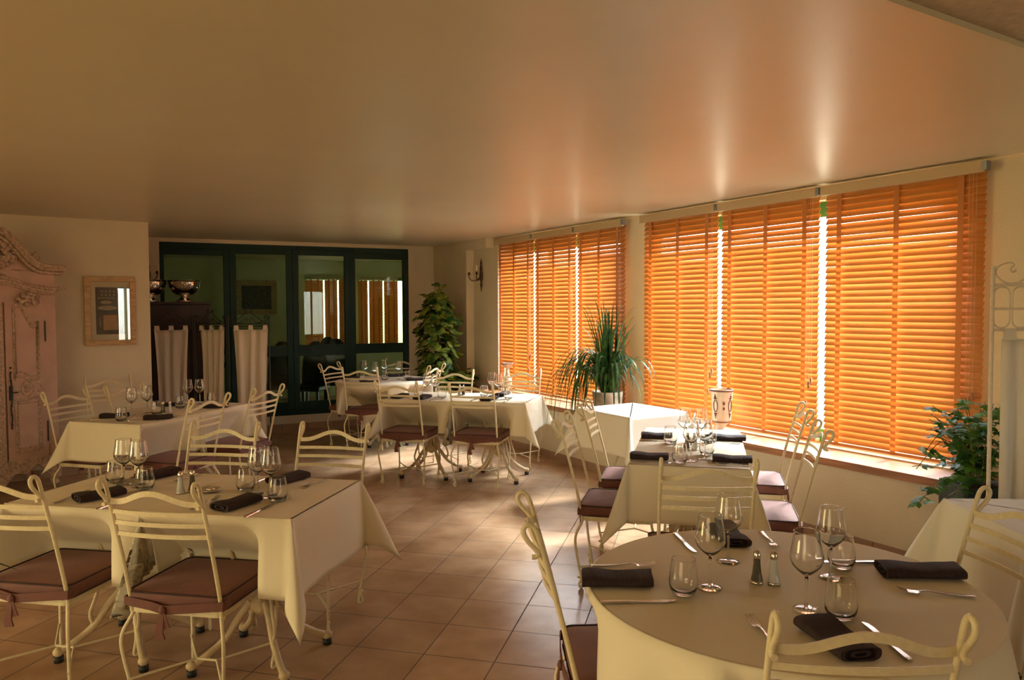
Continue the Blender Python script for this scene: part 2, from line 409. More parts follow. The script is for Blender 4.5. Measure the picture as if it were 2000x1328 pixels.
# --- window wall: a low thick wall carrying the sill, a set-back upper wall with openings
OFFB = 0.33                 # plane of the blinds
OU = 0.385                  # upper wall face
LS0, LS1 = -2.15, 4.33      # the ledge
def wall_s(name, s0, s1, z0, z1, o0, o1, m=None, kind=True, extra=None):
    p = wp(s0, 0); b = MB(); b.box(((s1-s0)/2, (o0+o1)/2, (z0+z1)/2), (s1-s0, o1-o0, z1-z0))
    o = b.build(name, m or M['wall'], None, (p.x, p.y, 0), WROT)
    if kind: o['kind'] = 'structure'
    return o
# local +x runs along D; local +y is the left-hand normal of D, which is N here (D x up reversed) -- checked below
_ln = Vector((-math.sin(WROT), math.cos(WROT), 0))
SG = 1.0 if _ln.dot(Vector((N.x, N.y, 0))) > 0 else -1.0
assert SG > 0
wall_s('wall_right', LS0, LS1, 0, 0.51, 0.0, 0.56)                       # under the sill
OP1 = (-1.42, 0.84); OP2 = (1.22, 4.10)                                  # the two glazed openings
wall_s('wall_right', -3.2, OP1[0]+0.02, 0.51, ZC, 0.30, 0.56)
wall_s('wall_right', -3.2, LS0, 0, 0.51, 0.30, 0.56)
wall_s('wall_right', -3.2, -2.02, 0, ZC, 0.19, 0.301)                    # thicker stub beside the niche
wall_s('wall_right', -2.02, -1.50, 2.315, ZC, 0.19, 0.301)               # lintel over the niche
wall_s('wall_right', OP1[1], OP2[0], 0.51, ZC, OU, 0.56)                 # pillar between the groups
wall_s('wall_right', OP2[1], 12.2, 0.0, ZC+0.05, OU, 0.56)
wall_s('wall_right', OP1[0], OP1[1], 2.33, ZC, OU, 0.56)
wall_s('wall_right', OP2[0], OP2[1], 2.33, ZC, OU, 0.56)
# skirting tiles along the low wall
p = wp(LS0, 0); b = MB(); b.box(((LS1-LS0)/2, -0.004, 0.04), (LS1-LS0, 0.012, 0.08))
o = b.build('baseboard_right', M['skirt'], None, (p.x, p.y, 0), WROT); o['kind'] = 'structure'
# thin cornice bead
for nm, s0, s1, off in (('trim_1', OP2[1]+0.05, 6.6, OU-0.008), ('trim_2', -3.0, -1.5, 0.182), ('trim_3', OP1[1]+0.0, OP2[0], OU-0.008)):
    p = wp(s0, off); b = MB(); b.box(((s1-s0)/2, 0, ZC-0.006), (s1-s0, 0.016, 0.012))
    struct(b.build(nm, M['trim'], None, (p.x, p.y, 0), WROT))

# sill: a long oak board with a deep front edge
p = wp(LS0, 0)
sill = MB()
sill.box(((LS1-LS0)/2, 0.235, 0.535), (LS1-LS0, 0.53, 0.05))
so = sill.build('window_sill', M['oak'], None, (p.x, p.y, 0), WROT); bevel(so, 0.004)
tag(so, 'long varnished oak window ledge running under all the wooden blinds', 'window sill')

# windows: green metal frames with clear panes
def window(nm, s0, s1, muls, z0=0.56, z1=2.33, off=0.50, w=0.055, m='wingreen', rz=None, origin=None, pane='winpane'):
    p = origin if origin else wp(s0, 0)
    b = MB(); L = s1-s0
    b.box((L/2, off, z0+w/2+0.02), (L, 0.05, w+0.04)); b.box((L/2, off, z1-w), (L, 0.05, w*2))
    for x in [w/2, L-w/2] + [mm-s0 for mm in muls]: b.box((x, off, (z0+z1)/2), (w, 0.05, z1-z0))
    fr = b.build(nm, M[m], None, (p.x, p.y, 0), WROT if rz is None else rz); fr['kind'] = 'structure'
    b = MB(); b.box((L/2, off+0.005, (z0+z1)/2), (L-w, 0.004, z1-z0-w))
    b.build('pane', M[pane], fr)
    return fr
G12, G23, G45, G56 = -0.60, 0.205, 2.19, 3.165      # gaps between the blinds, along the wall
window('window_1', OP1[0], OP1[1], [-0.52+0.0])
window('window_2', OP2[0], OP2[1], [])

# --- venetian blinds
TILT = math.radians(60.5); PITCH = 0.0425; SW = 0.050
def blind(s0, s1, label, nx=0.0, ztop=2.395, zbot=0.585, cordside=1):
    p = wp(s0, OFFB); L = s1-s0
    r = thing('venetian_blind', label, 'blind', (p.x, p.y, 0), WROT, 'wooden venetian blinds along the windows')
    # headrail board with steel end cap
    b = MB(); b.box((L/2, -0.045, 2.375), (L+0.03, 0.03, 0.066)); b.box((L/2, 0.0, 2.395), (L, 0.05, 0.03))
    bevel(b.build('headrail', M['rail'], r), 0.003)
    b = MB(); b.box((L+0.02, -0.045, 2.378), (0.028, 0.045, 0.05)); b.build('end_cap', M['steel'], r)
    n = int((ztop-0.05-zbot-0.02)/PITCH)
    zs = [zbot+0.045+i*PITCH for i in range(n+1)]
    b = MB()
    rr = random.Random(int((s0+9)*1000))
    for i, z in enumerate(zs):
        th = TILT + rr.uniform(-0.035, 0.035)
        # outdoors edge high, room edge low
        M4 = Matrix.Rotation(th, 4, 'X') @ Matrix.Rotation(rr.uniform(-0.002, 0.002), 4, 'Z')
        K = 5
        prof = []
        for k in range(K):
            y = (k/(K-1)-0.5)*SW; prof.append((y, 0.0022*math.cos(PI*y/SW)))
        vs = []
        for x in (-L/2, L/2):
            for (y, h) in prof: vs.append(M4 @ Vector((x, y, h+0.0013)))
            for (y, h) in reversed(prof): vs.append(M4 @ Vector((x, y, h-0.0013)))
        off = Vector((L/2, 0, z))
        vs = [v+off for v in vs]; kk = 2*K
        b.add(vs, [tuple(range(kk)), tuple(range(kk, 2*kk))[::-1]] + [(c, (c+1) % kk, kk+(c+1) % kk, kk+c) for c in range(kk)])
    b.build('slats', M['slat'], r)
    b = MB(); b.box((L/2, 0, zbot+0.012), (L, 0.05, 0.018)); b.build('bottom_rail', M['slat'], r)
    for fx in (0.11, 0.5, 0.88):
        b = MB()
        for yy in (-0.0275,): b.box((L*fx, yy, (zbot+2.36)/2+0.002), (0.036, 0.0012, 2.36-zbot))
        b.build('ladder_tape', M['tape'], r)
    # lift cords with wooden tassels
    x = L-0.055 if cordside > 0 else 0.05
    for i, (dx, zl) in enumerate(((0, 1.02), (0.02, 1.05), (-0.022, 0.88))):
        b = MB(); b.tube([(x+dx, -0.034, 2.34), (x+dx+0.003, -0.036, 1.6), (x+dx, -0.034, zl)], 0.0012, 5)
        c = b.build('lift_cord', M['cord'], r)
        b = MB(); b.lathe([(0.001, 0.0), (0.007, -0.004), (0.009, -0.035), (0.006, -0.05), (0.001, -0.052)], 8, c=(x+dx, -0.034, zl))
        b.build('tassel', M['oak'], c)
    return r
blind(-1.44, G12-0.02, 'leftmost wooden venetian blind, right beside the two-candle wall sconce')
blind(G12+0.005, G23-0.012, 'orange wooden venetian blind second from the left, behind the tall candle vase')
blind(G23+0.012, 0.985, 'wooden venetian blind left of the cream pillar, with strap leaves in front')
blind(1.265, G45-0.02, 'wooden venetian blind right of the cream pillar and strap-leaved plant')
blind(G45+0.02, G56-0.035, 'broad wooden venetian blind right behind the large cream urn')
blind(G56+0.02, 4.25, 'rightmost and largest wooden venetian blind, above the ivy plant')


# --- partition wall with the dark green glazed doors
PA = Vector((-3.073, 9.606)); PE = Vector((0.902, 0.4315)).normalized(); PROT = math.atan2(PE.y, PE.x)
def pw(t, off=0): 
    n = Vector((-PE.y, PE.x)); q = PA + PE*t + n*off; return q
def part_box(name, t0, t1, z0, z1, o0, o1, m, kind='structure', parent=None):
    q = pw(t0); b = MB(); b.box(((t1-t0)/2, (o0+o1)/2, (z0+z1)/2), (t1-t0, o1-o0, z1-z0))
    o = b.build(name, m, parent, (q.x, q.y, 0), PROT); 
    if kind: o['kind'] = kind
    return o
T0, T1 = -1.29, 1.825
part_box('wall_back', -6.1, T0, 0, ZC, 0, 0.14, M['wall'])
part_box('wall_back', T1, 4.5, 0, ZC, 0, 0.14, M['wall'])
part_box('wall_back', T0, T1, 2.385, ZC, 0, 0.14, M['wall'])
part_box('wall_back', T0, T1, 0, 0.185, 0, 0.14, M['wall'])
part_box('baseboard_back', -3.2, 2.2, 0, 0.08, -0.012, 0.0, M['skirt'])
part_box('trim_4', -3.2, 2.3, ZC-0.012, ZC, -0.016, 0.0, M['trim'])
# frame: jambs, head, sill are one fixed frame; two fixed lights and two leaves
q = pw(T0); gd = link('door_1', None, None, (q.x, q.y, 0), PROT); gd['kind'] = 'structure'
def gx(t): return t - T0
b = MB(); fy = 0.05
b.box(((gx(T1))/2, fy, 2.345), (gx(T1), 0.09, 0.08)); b.box((gx(T1)/2, fy, 0.215), (gx(T1), 0.09, 0.06))
b.box((0.022, fy, 1.285), (0.044, 0.09, 2.16)); b.box((gx(T1)-0.033, fy, 1.285), (0.066, 0.09, 2.16))
b.box((gx(-0.533), fy, 1.285), (0.07, 0.09, 2.16)); b.box((gx(1.045), fy, 1.285), (0.07, 0.09, 2.16))
bevel(b.build('door_frame', M['green'], gd), 0.004)
def leaf(nm, t0, t1, zt, st, rail=(0.955, 1.095), y=0.03, hand=None):
    b = MB(); x0, x1 = gx(t0), gx(t1); w = x1-x0
    b.box((x0+st/2, y, (0.245+zt)/2), (st, 0.05, zt-0.245)); b.box((x1-st/2, y, (0.245+zt)/2), (st, 0.05, zt-0.245))
    for z0, z1 in ((0.245, 0.36), rail, (zt-0.07, zt)): b.box(((x0+x1)/2, y, (z0+z1)/2), (w-2*st, 0.05, z1-z0))
    o = b.build(nm, M['green'], gd); bevel(o, 0.004)
    for k, (z0, z1) in enumerate(((0.36, rail[0]), (rail[1], zt-0.07))):
        b = MB(); b.box(((x0+x1)/2, y, (z0+z1)/2), (w-2*st+0.01, 0.006, z1-z0+0.01)); b.build('pane', M['pane'], o)
    if hand:
        b = MB(); b.box((hand, y-0.035, 1.045), (0.024, 0.02, 0.05)); b.tube([(hand, y-0.03, 1.05), (hand, y-0.065, 1.05), (hand-0.105, y-0.068, 1.05)], 0.008, 8)
        b.build('handle', M['blackiron'], o)
    return o
leaf('side_light', T0+0.044, -0.568, 2.305, 0.004, rail=(1.0, 1.10))
leaf('door_leaf', -0.498, 0.262, 2.335, 0.075, y=0.02)
leaf('door_leaf', 0.266, 1.010, 2.335, 0.072, y=0.02, hand=gx(0.50))
leaf('side_light', 1.080, T1-0.066, 2.305, 0.004, rail=(0.965, 1.095))

# --- room behind the glass
BO = 3.6
WA = (-0.96, -0.16); WB = (0.06, 0.98)
# far wall of that room, with two windows placed where the photo shows them
def fw(px, z=1.6):      # t along the far wall for an image column
    d = Vector(((px-1000)/1464.23, 1.0)); n = Vector((-PE.y, PE.x)); q = PA + n*BO
    t = (n.dot(q))/(n.dot(d)); P = d*t; return (P-PA).dot(PE)
a0, a1, b0, b1 = fw(597), fw(676), fw(700), fw(793)
for (t0, t1, z0, z1) in ((-6, a0, 0, 2.6), (a1, b0, 0, 2.6), (b1, 4.8, 0, 2.6), (a0, a1, 0, 0.80), (b0, b1, 0, 0.80), (a0, a1, 2.15, 2.6), (b0, b1, 2.15, 2.6)):
    part_box('wall_far', t0, t1, z0, z1, BO, BO+0.12, M['wall_green'])
part_box('wall_far', -6, -5.88, 0, 2.6, 0.14, BO, M['wall_green'])
part_box('wall_far', 4.3, 4.42, 0, 2.6, 0.14, BO+0.1, M['wall_green'])
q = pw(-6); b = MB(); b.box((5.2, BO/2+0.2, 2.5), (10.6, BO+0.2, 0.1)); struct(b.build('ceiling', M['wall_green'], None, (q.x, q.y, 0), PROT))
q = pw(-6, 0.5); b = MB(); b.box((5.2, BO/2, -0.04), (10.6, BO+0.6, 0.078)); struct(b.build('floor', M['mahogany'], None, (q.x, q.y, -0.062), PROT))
def farblind(t0, t1, label):
    q = pw(t0, BO-0.03); L = t1-t0
    r = thing('venetian_blind', label, 'blind', (q.x, q.y, 0), PROT, 'blinds in the room behind the glass')
    b = MB()
    z = 0.86
    while z < 2.10:
        b.box((L/2, 0, z), (L, 0.062, 0.003), mat4=Matrix.Rotation(-math.radians(63), 4, 'X')); z += 0.052
    b.build('slats', M['slat'], r)
    b = MB(); b.box((L/2, 0, 2.125), (L, 0.05, 0.045)); b.build('headrail', M['rail'], r)
    for fx in (0.3, 0.7):
        b = MB(); b.box((L*fx, -0.03, 1.48), (0.03, 0.002, 1.25)); b.build('ladder_tape', M['tape'], r)
    return r
wA = (a1-a0)
for k, (f0, f1) in enumerate(((0.0, 0.43), (0.47, 0.78), (0.82, 0.95))):
    farblind(a0+wA*f0, a0+wA*f1, ('left', 'middle', 'narrow right')[k] + ' blind of the left window seen through the green glazed doors')
wB = (b1-b0)
for k, (f0, f1) in enumerate(((0.0, 0.19), (0.22, 0.50), (0.53, 0.82))):
    farblind(b0+wB*f0, b0+wB*f1, ('left', 'middle', 'right')[k] + ' blind of the right window seen through the rightmost glass pane')
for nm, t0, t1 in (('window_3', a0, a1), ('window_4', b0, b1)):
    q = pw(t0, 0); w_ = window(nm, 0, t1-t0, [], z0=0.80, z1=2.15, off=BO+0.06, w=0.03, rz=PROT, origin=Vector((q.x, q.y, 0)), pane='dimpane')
# framed landscape on the far wall
def far_xy(px, off): 
    t = fw(px); return pw(t, off)
t0, t1 = fw(462), fw(541); q = pw(t0, BO); 
r = thing('picture_frame', 'wide yellow-framed dark picture seen through the second glass pane', 'picture', (q.x, q.y, 0), PROT)
w = t1-t0; b = MB()
for (cx, cz, sx_, sz_) in ((w/2, 2.02, w, 0.09), (w/2, 1.525, w, 0.09), (0.045, 1.77, 0.09, 0.58), (w-0.045, 1.77, 0.09, 0.58)): b.box((cx, -0.02, cz), (sx_, 0.04, sz_))
bevel(b.build('frame', M['ash'], r), 0.006)
b = MB(); b.box((w/2, -0.008, 1.77), (w-0.1, 0.01, 0.42)); b.build('print', M['printdark'], r)
# dining furniture in that room: black round-backed chairs and a white table
def roundchair(px, off, rz, label):
    q = far_xy(px, off)
    # px is read on the far wall; slide back along the ray to the wanted distance
    d = Vector((px-1000, 1464.23)).normalized(); n = Vector((-PE.y, PE.x)); k = (n.dot(PA)+off)/n.dot(d); q = d*k
    r = thing('round_back_chair', label, 'chair', (q.x, q.y, 0), rz, 'black round-backed chairs behind the glass')
    b = MB(); b.box((0, 0, 0.44), (0.44, 0.42, 0.08)); bevel(b.build('seat', M['darkchair'], r), 0.02)
    b = MB()
    b.grid(lambda u, v: Vector((0.24*math.sin((u-0.5)*2.2)*math.sqrt(max(0, 1-(v*0.98)**3)), -0.16-0.10*math.cos((u-0.5)*2.2), 0.42+0.68*v)), 12, 10)
    solid(b.build('backrest', M['darkchair'], r), 0.04)
    for x in (-0.18, 0.18):
        for y in (-0.17, 0.17):
            b = MB(); b.box((x, y, 0.2), (0.035, 0.035, 0.4)); b.build('leg', M['darkchair'], r)
roundchair(604, 0.95, 3.0, 'black round-backed chair behind the glass, left of the other one by the left window')
roundchair(628, 2.5, 2.9, 'black round-backed chair behind the glass, in front of the left window blind')
roundchair(657, 1.6, 3.4, 'black round-backed chair behind the glass, right of the door handle')
roundchair(545, 1.4, 0.5, 'black chair behind the glass near the yellow-framed picture')
q = pw(-0.75, 2.3)
r = thing('dining_table', 'white-draped table standing behind the green glazed doors', 'table', (q.x, q.y, 0), PROT)
b = MB(); b.box((0, 0, 0.72), (1.1, 0.7, 0.03)); b.build('tabletop', M['darkchair'], r)
b = MB(); b.box((0, 0, 0.35), (0.12, 0.12, 0.70)); b.build('pedestal', M['darkchair'], r)
b = MB(); b.box((0, 0, 0.015), (0.5, 0.5, 0.03)); b.build('base', M['darkchair'], r)

# --- left walls
LC = Vector((-3.62, 7.51)); LD = Vector((-0.802, -0.597)); LE = LC + LD*1.50
b = MB()
o = wallbox('wall_left', LC, LE, 0, ZC, 0.0, 0.12, M['wall'])
# make the slab lie behind the wall face (away from the room)
nrm = Vector((-LD.y, LD.x))
if nrm.dot(Vector((0, 0)) - LC) > 0: o.location = (LC.x - nrm.x*0.12, LC.y - nrm.y*0.12, 0)
struct(o)
bx = wallbox('baseboard_left', LC, LE, 0, 0.08, -0.006, 0.006, M['skirt']); struct(bx)
tr_ = wallbox('trim_5', LC, LE, ZC-0.012, ZC, -0.012, 0.012, M['trim']); struct(tr_)
# return from the corner back to the partition
RC = Vector((-3.70, 7.62)); q = pw(-1.9)
wl_ = wallbox('wall_left', LC + Vector((-0.115, 0.085)), (LC.x-1.75, LC.y+1.35), 0, ZC, -0.05, 0.001, M['wall']); struct(wl_)
# long left wall behind the armoire
WL0 = LE + LD*0.0; WLd = Vector((-0.30, -0.954)).normalized()
Lwin0, Lwin1 = 4.2, 6.5
def left_box(name, t0, t1, z0, z1, m=None, th=0.2):
    p = WL0 + WLd*t0; q = WL0 + WLd*t1
    o = wallbox(name, p, q, z0, z1, -th, 0.0, m or M['wall']); struct(o); return o
nl = Vector((-WLd.y, WLd.x))
left_box('wall_left', -0.05, Lwin0, 0, ZC+0.04); left_box('wall_left', Lwin1, 9.6, 0, ZC+0.04)
left_box('wall_left', Lwin0, Lwin1, 0, 0.4); left_box('wall_left', Lwin0, Lwin1, 2.2, ZC+0.04)

# wall behind the camera with a broad glazed opening and a small window
def rear_box(x0, x1, z0, z1):
    b = MB(); b.box(((x0+x1)/2, -2.3, (z0+z1)/2), (x1-x0, 0.2, z1-z0)); struct(b.build('wall_rear', M['wall']))
rear_box(-9.0, -4.6, 0, ZC+0.05); rear_box(-1.2, 5.9, 0, ZC+0.05); rear_box(6.75, 7.4, 0, ZC+0.05)
rear_box(-4.6, -1.2, 2.25, ZC+0.05); rear_box(5.9, 6.75, 2.2, ZC+0.05); rear_box(5.9, 6.75, 0, 0.7)
b = MB()
for x in (-4.57, -3.45, -2.33, -1.23): b.box((x, -2.3, 1.125), (0.06, 0.06, 2.25))
b.box((-2.9, -2.3, 2.22), (3.4, 0.06, 0.06)); b.box((-2.9, -2.3, 0.03), (3.4, 0.06, 0.06))
d2 = b.build('door_2', M['green']); struct(d2)
b = MB(); b.box((-2.9, -2.3, 1.125), (3.4, 0.006, 2.25)); b.build('pane', M['rearfilter'], d2)
b = MB(); b.box((6.25, -2.3, 1.45), (0.04, 0.06, 1.5)); b.box((6.325, -2.3, 0.73), (0.85, 0.06, 0.06)); b.box((6.325, -2.3, 2.17), (0.85, 0.06, 0.06))
w5 = b.build('window_5', M['wingreen']); struct(w5)
b = MB(); b.box((6.325, -2.3, 1.45), (0.85, 0.006, 1.5)); b.build('pane', M['winpane'], w5)
lwo = WL0 + WLd*Lwin0
w6 = MB()
for x in (0.03, 1.15, 2.27): w6.box((x, 0, 1.3), (0.06, 0.06, 1.8))
pinn = Vector((WLd.y, -WLd.x))
w6 = w6.build('window_6', M['wingreen'], None, (lwo.x-0.1, lwo.y+0.03, 0), math.atan2(WLd.y, WLd.x)); struct(w6)
b = MB(); b.box((1.15, 0, 1.3), (2.3, 0.006, 1.8)); b.build('pane', M['leftfilter'], w6)
lw = WL0 + WLd*((Lwin0+Lwin1)/2)

portal((-2.9, -2.18, 1.12), 3.4, 2.24, (0, 1, 0))
portal((6.325, -2.18, 1.45), 0.85, 1.5, (0, 1, 0))
pin = Vector((-WLd.y, WLd.x)) if Vector((-WLd.y, WLd.x)).dot(Vector((1, 0))) > 0 else Vector((WLd.y, -WLd.x))
portal((lw.x + pin.x*0.02, lw.y + pin.y*0.02, 1.3), 2.3, 1.8, (pin.x, pin.y, 0))
for s0, s1 in (OP1, OP2):
    p = wp((s0+s1)/2, 0.42, 1.45); portal(p, s1-s0, 1.76, (-N.x, -N.y, 0))

# ================================================================ dining chairs
def rrect(hx, hy, r, n=5):
    out = []
    for (cx, cy, a0) in ((hx-r, hy-r, 0), (-hx+r, hy-r, PI/2), (-hx+r, -hy+r, PI), (hx-r, -hy+r, 1.5*PI)):
        for i in range(n+1):
            a = a0 + PI/2*i/n; out.append((cx+r*math.cos(a), cy+r*math.sin(a)))
    return out
CH = {}
TOPZ = 0.94
def postpt(x, z):       # back post centre line, leaning back
    t = max(0.0, (z-0.40)/0.54); return Vector((x, -0.19-0.135*t**1.15, z))
def chair_meshes():
    b = MB(); b.bar([(x, y, 0.397) for x, y in rrect(0.195, 0.195, 0.03)], 0.006, 0.026, (0, 0, 1), closed=True)
    for y in (-0.08, 0.08): b.box((0, y, 0.402), (0.385, 0.02, 0.004))
    CH['seat_frame'] = b.mesh('seat_frame', M['iron'])
    # cushion: boxy, slightly puffed
    b = MB(); o = rrect(0.205, 0.205, 0.035, 4); o2 = rrect(0.200, 0.200, 0.035, 4); k = len(o)
    rings = [(1.0, 0.411), (1.012, 0.427), (1.012, 0.452), (1.0, 0.466), (0.93, 0.4705), (0.75, 0.476), (0.5, 0.480), (0.25, 0.482)]
    vs = []
    for q, z in rings:
        for (x, y) in o: vs.append((x*q, y*q, z + 0.0015*math.sin(9*x+4*y)))
    vs.append((0, 0, 0.4825))
    fs = [(i*k+c, i*k+(c+1) % k, (i+1)*k+(c+1) % k, (i+1)*k+c) for i in range(len(rings)-1) for c in range(k)]
    m = (len(rings)-1)*k
    fs += [(m+c, m+(c+1) % k, len(vs)-1) for c in range(k)] + [tuple(range(k))[::-1]]
    b.add(vs, fs, True); CH['cushion'] = b.mesh('cushion', M['cushion'])
    b = MB(); b.tube([(x*1.0, y*1.0, 0.4675) for x, y in o], 0.0032, 6, closed=True); b.tube([(x*1.005, y*1.005, 0.414) for x, y in o], 0.003, 6, closed=True)
    CH['piping'] = b.mesh('piping', M['piping'])
    # strap tied round the posts, knot and hanging tail
    b = MB()
    pts = smoothpath([(-0.205, -0.15, 0.432), (-0.210, -0.205, 0.432), (-0.19, -0.213, 0.432), (-0.09, -0.222, 0.424), (-0.03, -0.222, 0.412), (0.05, -0.222, 0.420), (0.19, -0.213, 0.434), (0.210, -0.205, 0.434), (0.205, -0.15, 0.434)], 4)
    b.sweep(pts, [(-0.002, -0.017), (0.002, -0.017), (0.002, 0.017), (-0.002, 0.017)], up=(0, 0, 1), smooth=False)
    b.ball((-0.035, -0.228, 0.412), 0.016, 8, (1.1, 0.7, 1.1))
    b.sweep([(-0.035, -0.232, 0.408), (-0.036, -0.238, 0.37), (-0.045, -0.236, 0.33), (-0.040, -0.234, 0.30)], [(-0.013, -0.002), (0.013, -0.002), (0.013, 0.002), (-0.013, 0.002)], up=(0, 1, 0.01), smooth=False, scales=[0.6, 1.0, 1.3, 1.5])
    b.sweep([(-0.03, -0.232, 0.408), (-0.02, -0.235, 0.375), (-0.012, -0.233, 0.345)], [(-0.012, -0.002), (0.012, -0.002), (0.012, 0.002), (-0.012, 0.002)], up=(0, 1, 0.01), smooth=False, scales=[0.6, 0.9, 1.1])
    CH['tie'] = b.mesh('tie', M['cushion'])
    for (sx_, sy_) in ((-1, -1), (1, -1), (1, 1), (-1, 1)):
        d = Vector((sx_*0.62, sy_*0.78, 0)).normalized(); base = Vector((sx_*0.186, sy_*0.186, 0)); amp = 1.0 if sy_ < 0 else 0.55
        def P(o_, z): return base + d*o_*1.0 + Vector((0, 0, z))
        body = [P(0, 0.392), P(0.012*amp, 0.365), P(0.040*amp, 0.32), P(0.050*amp, 0.275), P(0.042*amp, 0.21), P(0.026*amp, 0.13), P(0.012, 0.07), P(0.004, 0.025), P(0.006, 0.010), P(0.014, 0.0075), P(0.022, 0.014), P(0.024, 0.028), P(0.016, 0.045), P(0.013, 0.058), P(0.020, 0.066), P(0.032, 0.067)]
        b = MB(); b.tube(smoothpath(body, 4), 0.0072, 8)
        CH['leg', sx_, sy_] = b.mesh('leg', M['iron'])
    for sx_ in (-1, 1):
        x = sx_*0.192; top = postpt(x, 0.925); tv = (postpt(x, 0.93)-postpt(x, 0.9)).normalized(); bk = Vector((0, -1, -0.2)).normalized()
        def Q(o_, h): return postpt(x, 0.86) + tv*h + bk*o_
        pts = [postpt(x, z) for z in (0.385, 0.45, 0.55, 0.65, 0.75, 0.85)] + [Q(0, 0.035), Q(0.002, 0.062), Q(0.010, 0.078), Q(0.022, 0.082), Q(0.034, 0.074), Q(0.038, 0.058), Q(0.032, 0.035), Q(0.020, 0.012), Q(0.014, -0.006), Q(0.020, -0.014), Q(0.034, -0.013)]
        b = MB(); b.tube(smoothpath(pts, 4), 0.0078, 8)
        CH['back_post', sx_] = b.mesh('back_post', M['iron'])
    def rail(zf, h, name):
        b = MB(); pts = []
        for i in range(21):
            u = -1 + 2*i/20; x = u*0.190; z = zf(u); p = postpt(x, z); pts.append((x, p.y-0.022*(1-u*u)+0.0, z))
        b.sweep(pts, [(-0.0028, -h/2), (0.0028, -h/2), (0.0028, h/2), (-0.0028, h/2)], up=(0, 0, 1), smooth=False)
        return b.mesh(name, M['iron'])
    def arch(u): a = abs(u); return 0.848 + 0.040*(0.5+0.5*math.cos(PI*min(1, max(0, (a-0.02)/0.80))))
    CH['top_rail'] = rail(arch, 0.021, 'top_rail')
    for i, z in enumerate((0.806, 0.762, 0.716)): CH['slat', i] = rail(lambda u, z=z: z, 0.0165, 'back_slat')
    b = MB(); z = 0.118
    b.tube([(-0.045, 0, z), (0.045, 0, z)], 0.0058, 8)
    for sx_ in (-1, 1):
        for sy_ in (-1, 1): b.tube([(sx_*0.045, 0, z), (sx_*0.203, sy_*(0.212 if sy_ < 0 else 0.200), z+0.002)], 0.0052, 8)
    CH['stretcher'] = b.mesh('stretcher', M['iron'])
chair_meshes()
CHAIRS = []
def chair(x, y, ang, label, group='cream iron dining chairs'):
    """ang: heading of the seat's front, degrees, 0 = +Y, counter-clockwise"""
    r = thing('dining_chair', label, 'chair', (x, y, 0), math.radians(ang), group)
    link('seat_frame', CH['seat_frame'], r)
    c = link('cushion', CH['cushion'], r); link('piping', CH['piping'], c); link('tie', CH['tie'], c)
    for s in ((-1, -1), (1, -1), (1, 1), (-1, 1)): link('leg', CH[('leg',)+s], r)
    for s in (-1, 1): link('back_post', CH['back_post', s], r)
    link('top_rail', CH['top_rail'], r)
    for i in range(3): link('back_slat', CH['slat', i], r)
    link('stretcher', CH['stretcher'], r)
    CHAIRS.append((x, y, math.radians(ang)))
    return r
def back(xb, yb, ang, label, lean=0.135):
    """place a chair from the plan position of the top of its back"""
    a = math.radians(ang); f = Vector((-math.sin(a), math.cos(a))); c = Vector((xb, yb)) + f*(0.19+lean)
    return chair(c.x, c.y, ang, label)
# around the near left double table
chair(-1.265, 3.035, -10.5, 'cream iron foreground chair, right of the two before the front left table')
chair(-1.925, 3.16, -10.5, 'cream iron chair cut by the left picture edge, in front of the front left table')
back(-1.595, 4.13, 172, 'cream iron chair behind the front left table, directly behind its salt and pepper')
back(-0.975, 4.07, 169, 'cream iron chair at the far right side of the front left table, beside open floor')
# left table by the curtained screen
back(-3.50, 5.86, -107, 'cream iron chair beside the pink armoire, on the wall side of the left table')
back(-3.265, 6.30, -107, 'cream iron chair below the small framed print, drawn up to the left table')
back(-3.84, 7.10, 217, 'cream iron chair pushed back against the wall under the framed print')
back(-2.205, 5.43, 72, 'cream iron chair on the aisle side of the left table, nearest the camera')
back(-1.995, 6.08, 73, 'cream iron chair on the left table aisle side, before the right curtain panel')
# middle double table
chair(-0.925, 6.78, -14, 'cream iron chair with its back to us, left of the two at the middle table')
chair(-0.270, 6.64, -14, 'cream iron chair with its back to us, right of the two at the middle table')
back(-0.585, 7.66, 166, 'cream iron chair facing us behind the middle table, in front of the climbing plant')
back(0.105, 7.72, 166, 'cream iron chair facing us behind the middle table, in front of the left blinds')
# far round table
back(-2.13, 8.76, -110, 'cream iron chair left of the far round table, against the dark green door')
back(-1.64, 8.06, -6, 'cream iron chair with its back to us at the far round table')
back(-1.40, 9.50, 186, 'cream iron chair behind the far round table, beside the right door jamb')
back(-0.86, 8.40, 70, 'cream iron chair at the right of the far round table, before the climbing plant')
# right table beside the window ledge
back(0.30, 4.33, -104, 'cream iron chair on the aisle side of the right table, nearer of the two')
back(0.49, 4.97, -104, 'cream iron chair on the right table aisle side, next to the bare white table')
back(1.625, 3.93, 76, 'cream iron chair on the window side of the right table, nearer of the two')
back(1.835, 4.70, 76, 'cream iron chair on the right table window side, farther one near the urn')
back(0.805, 3.06, -6, 'cream iron chair at the near head of the right table, behind the front round table')
# front round table
back(0.055, 2.325, -88, 'cream iron chair at the left side of the front round table, seen edge on')
back(0.725, 1.50, -3, 'cream iron chair nearest the camera, its back rail crossing the front round table')
back(1.615, 2.36, 92, 'cream iron chair at the right picture edge, between the round table and the side table')

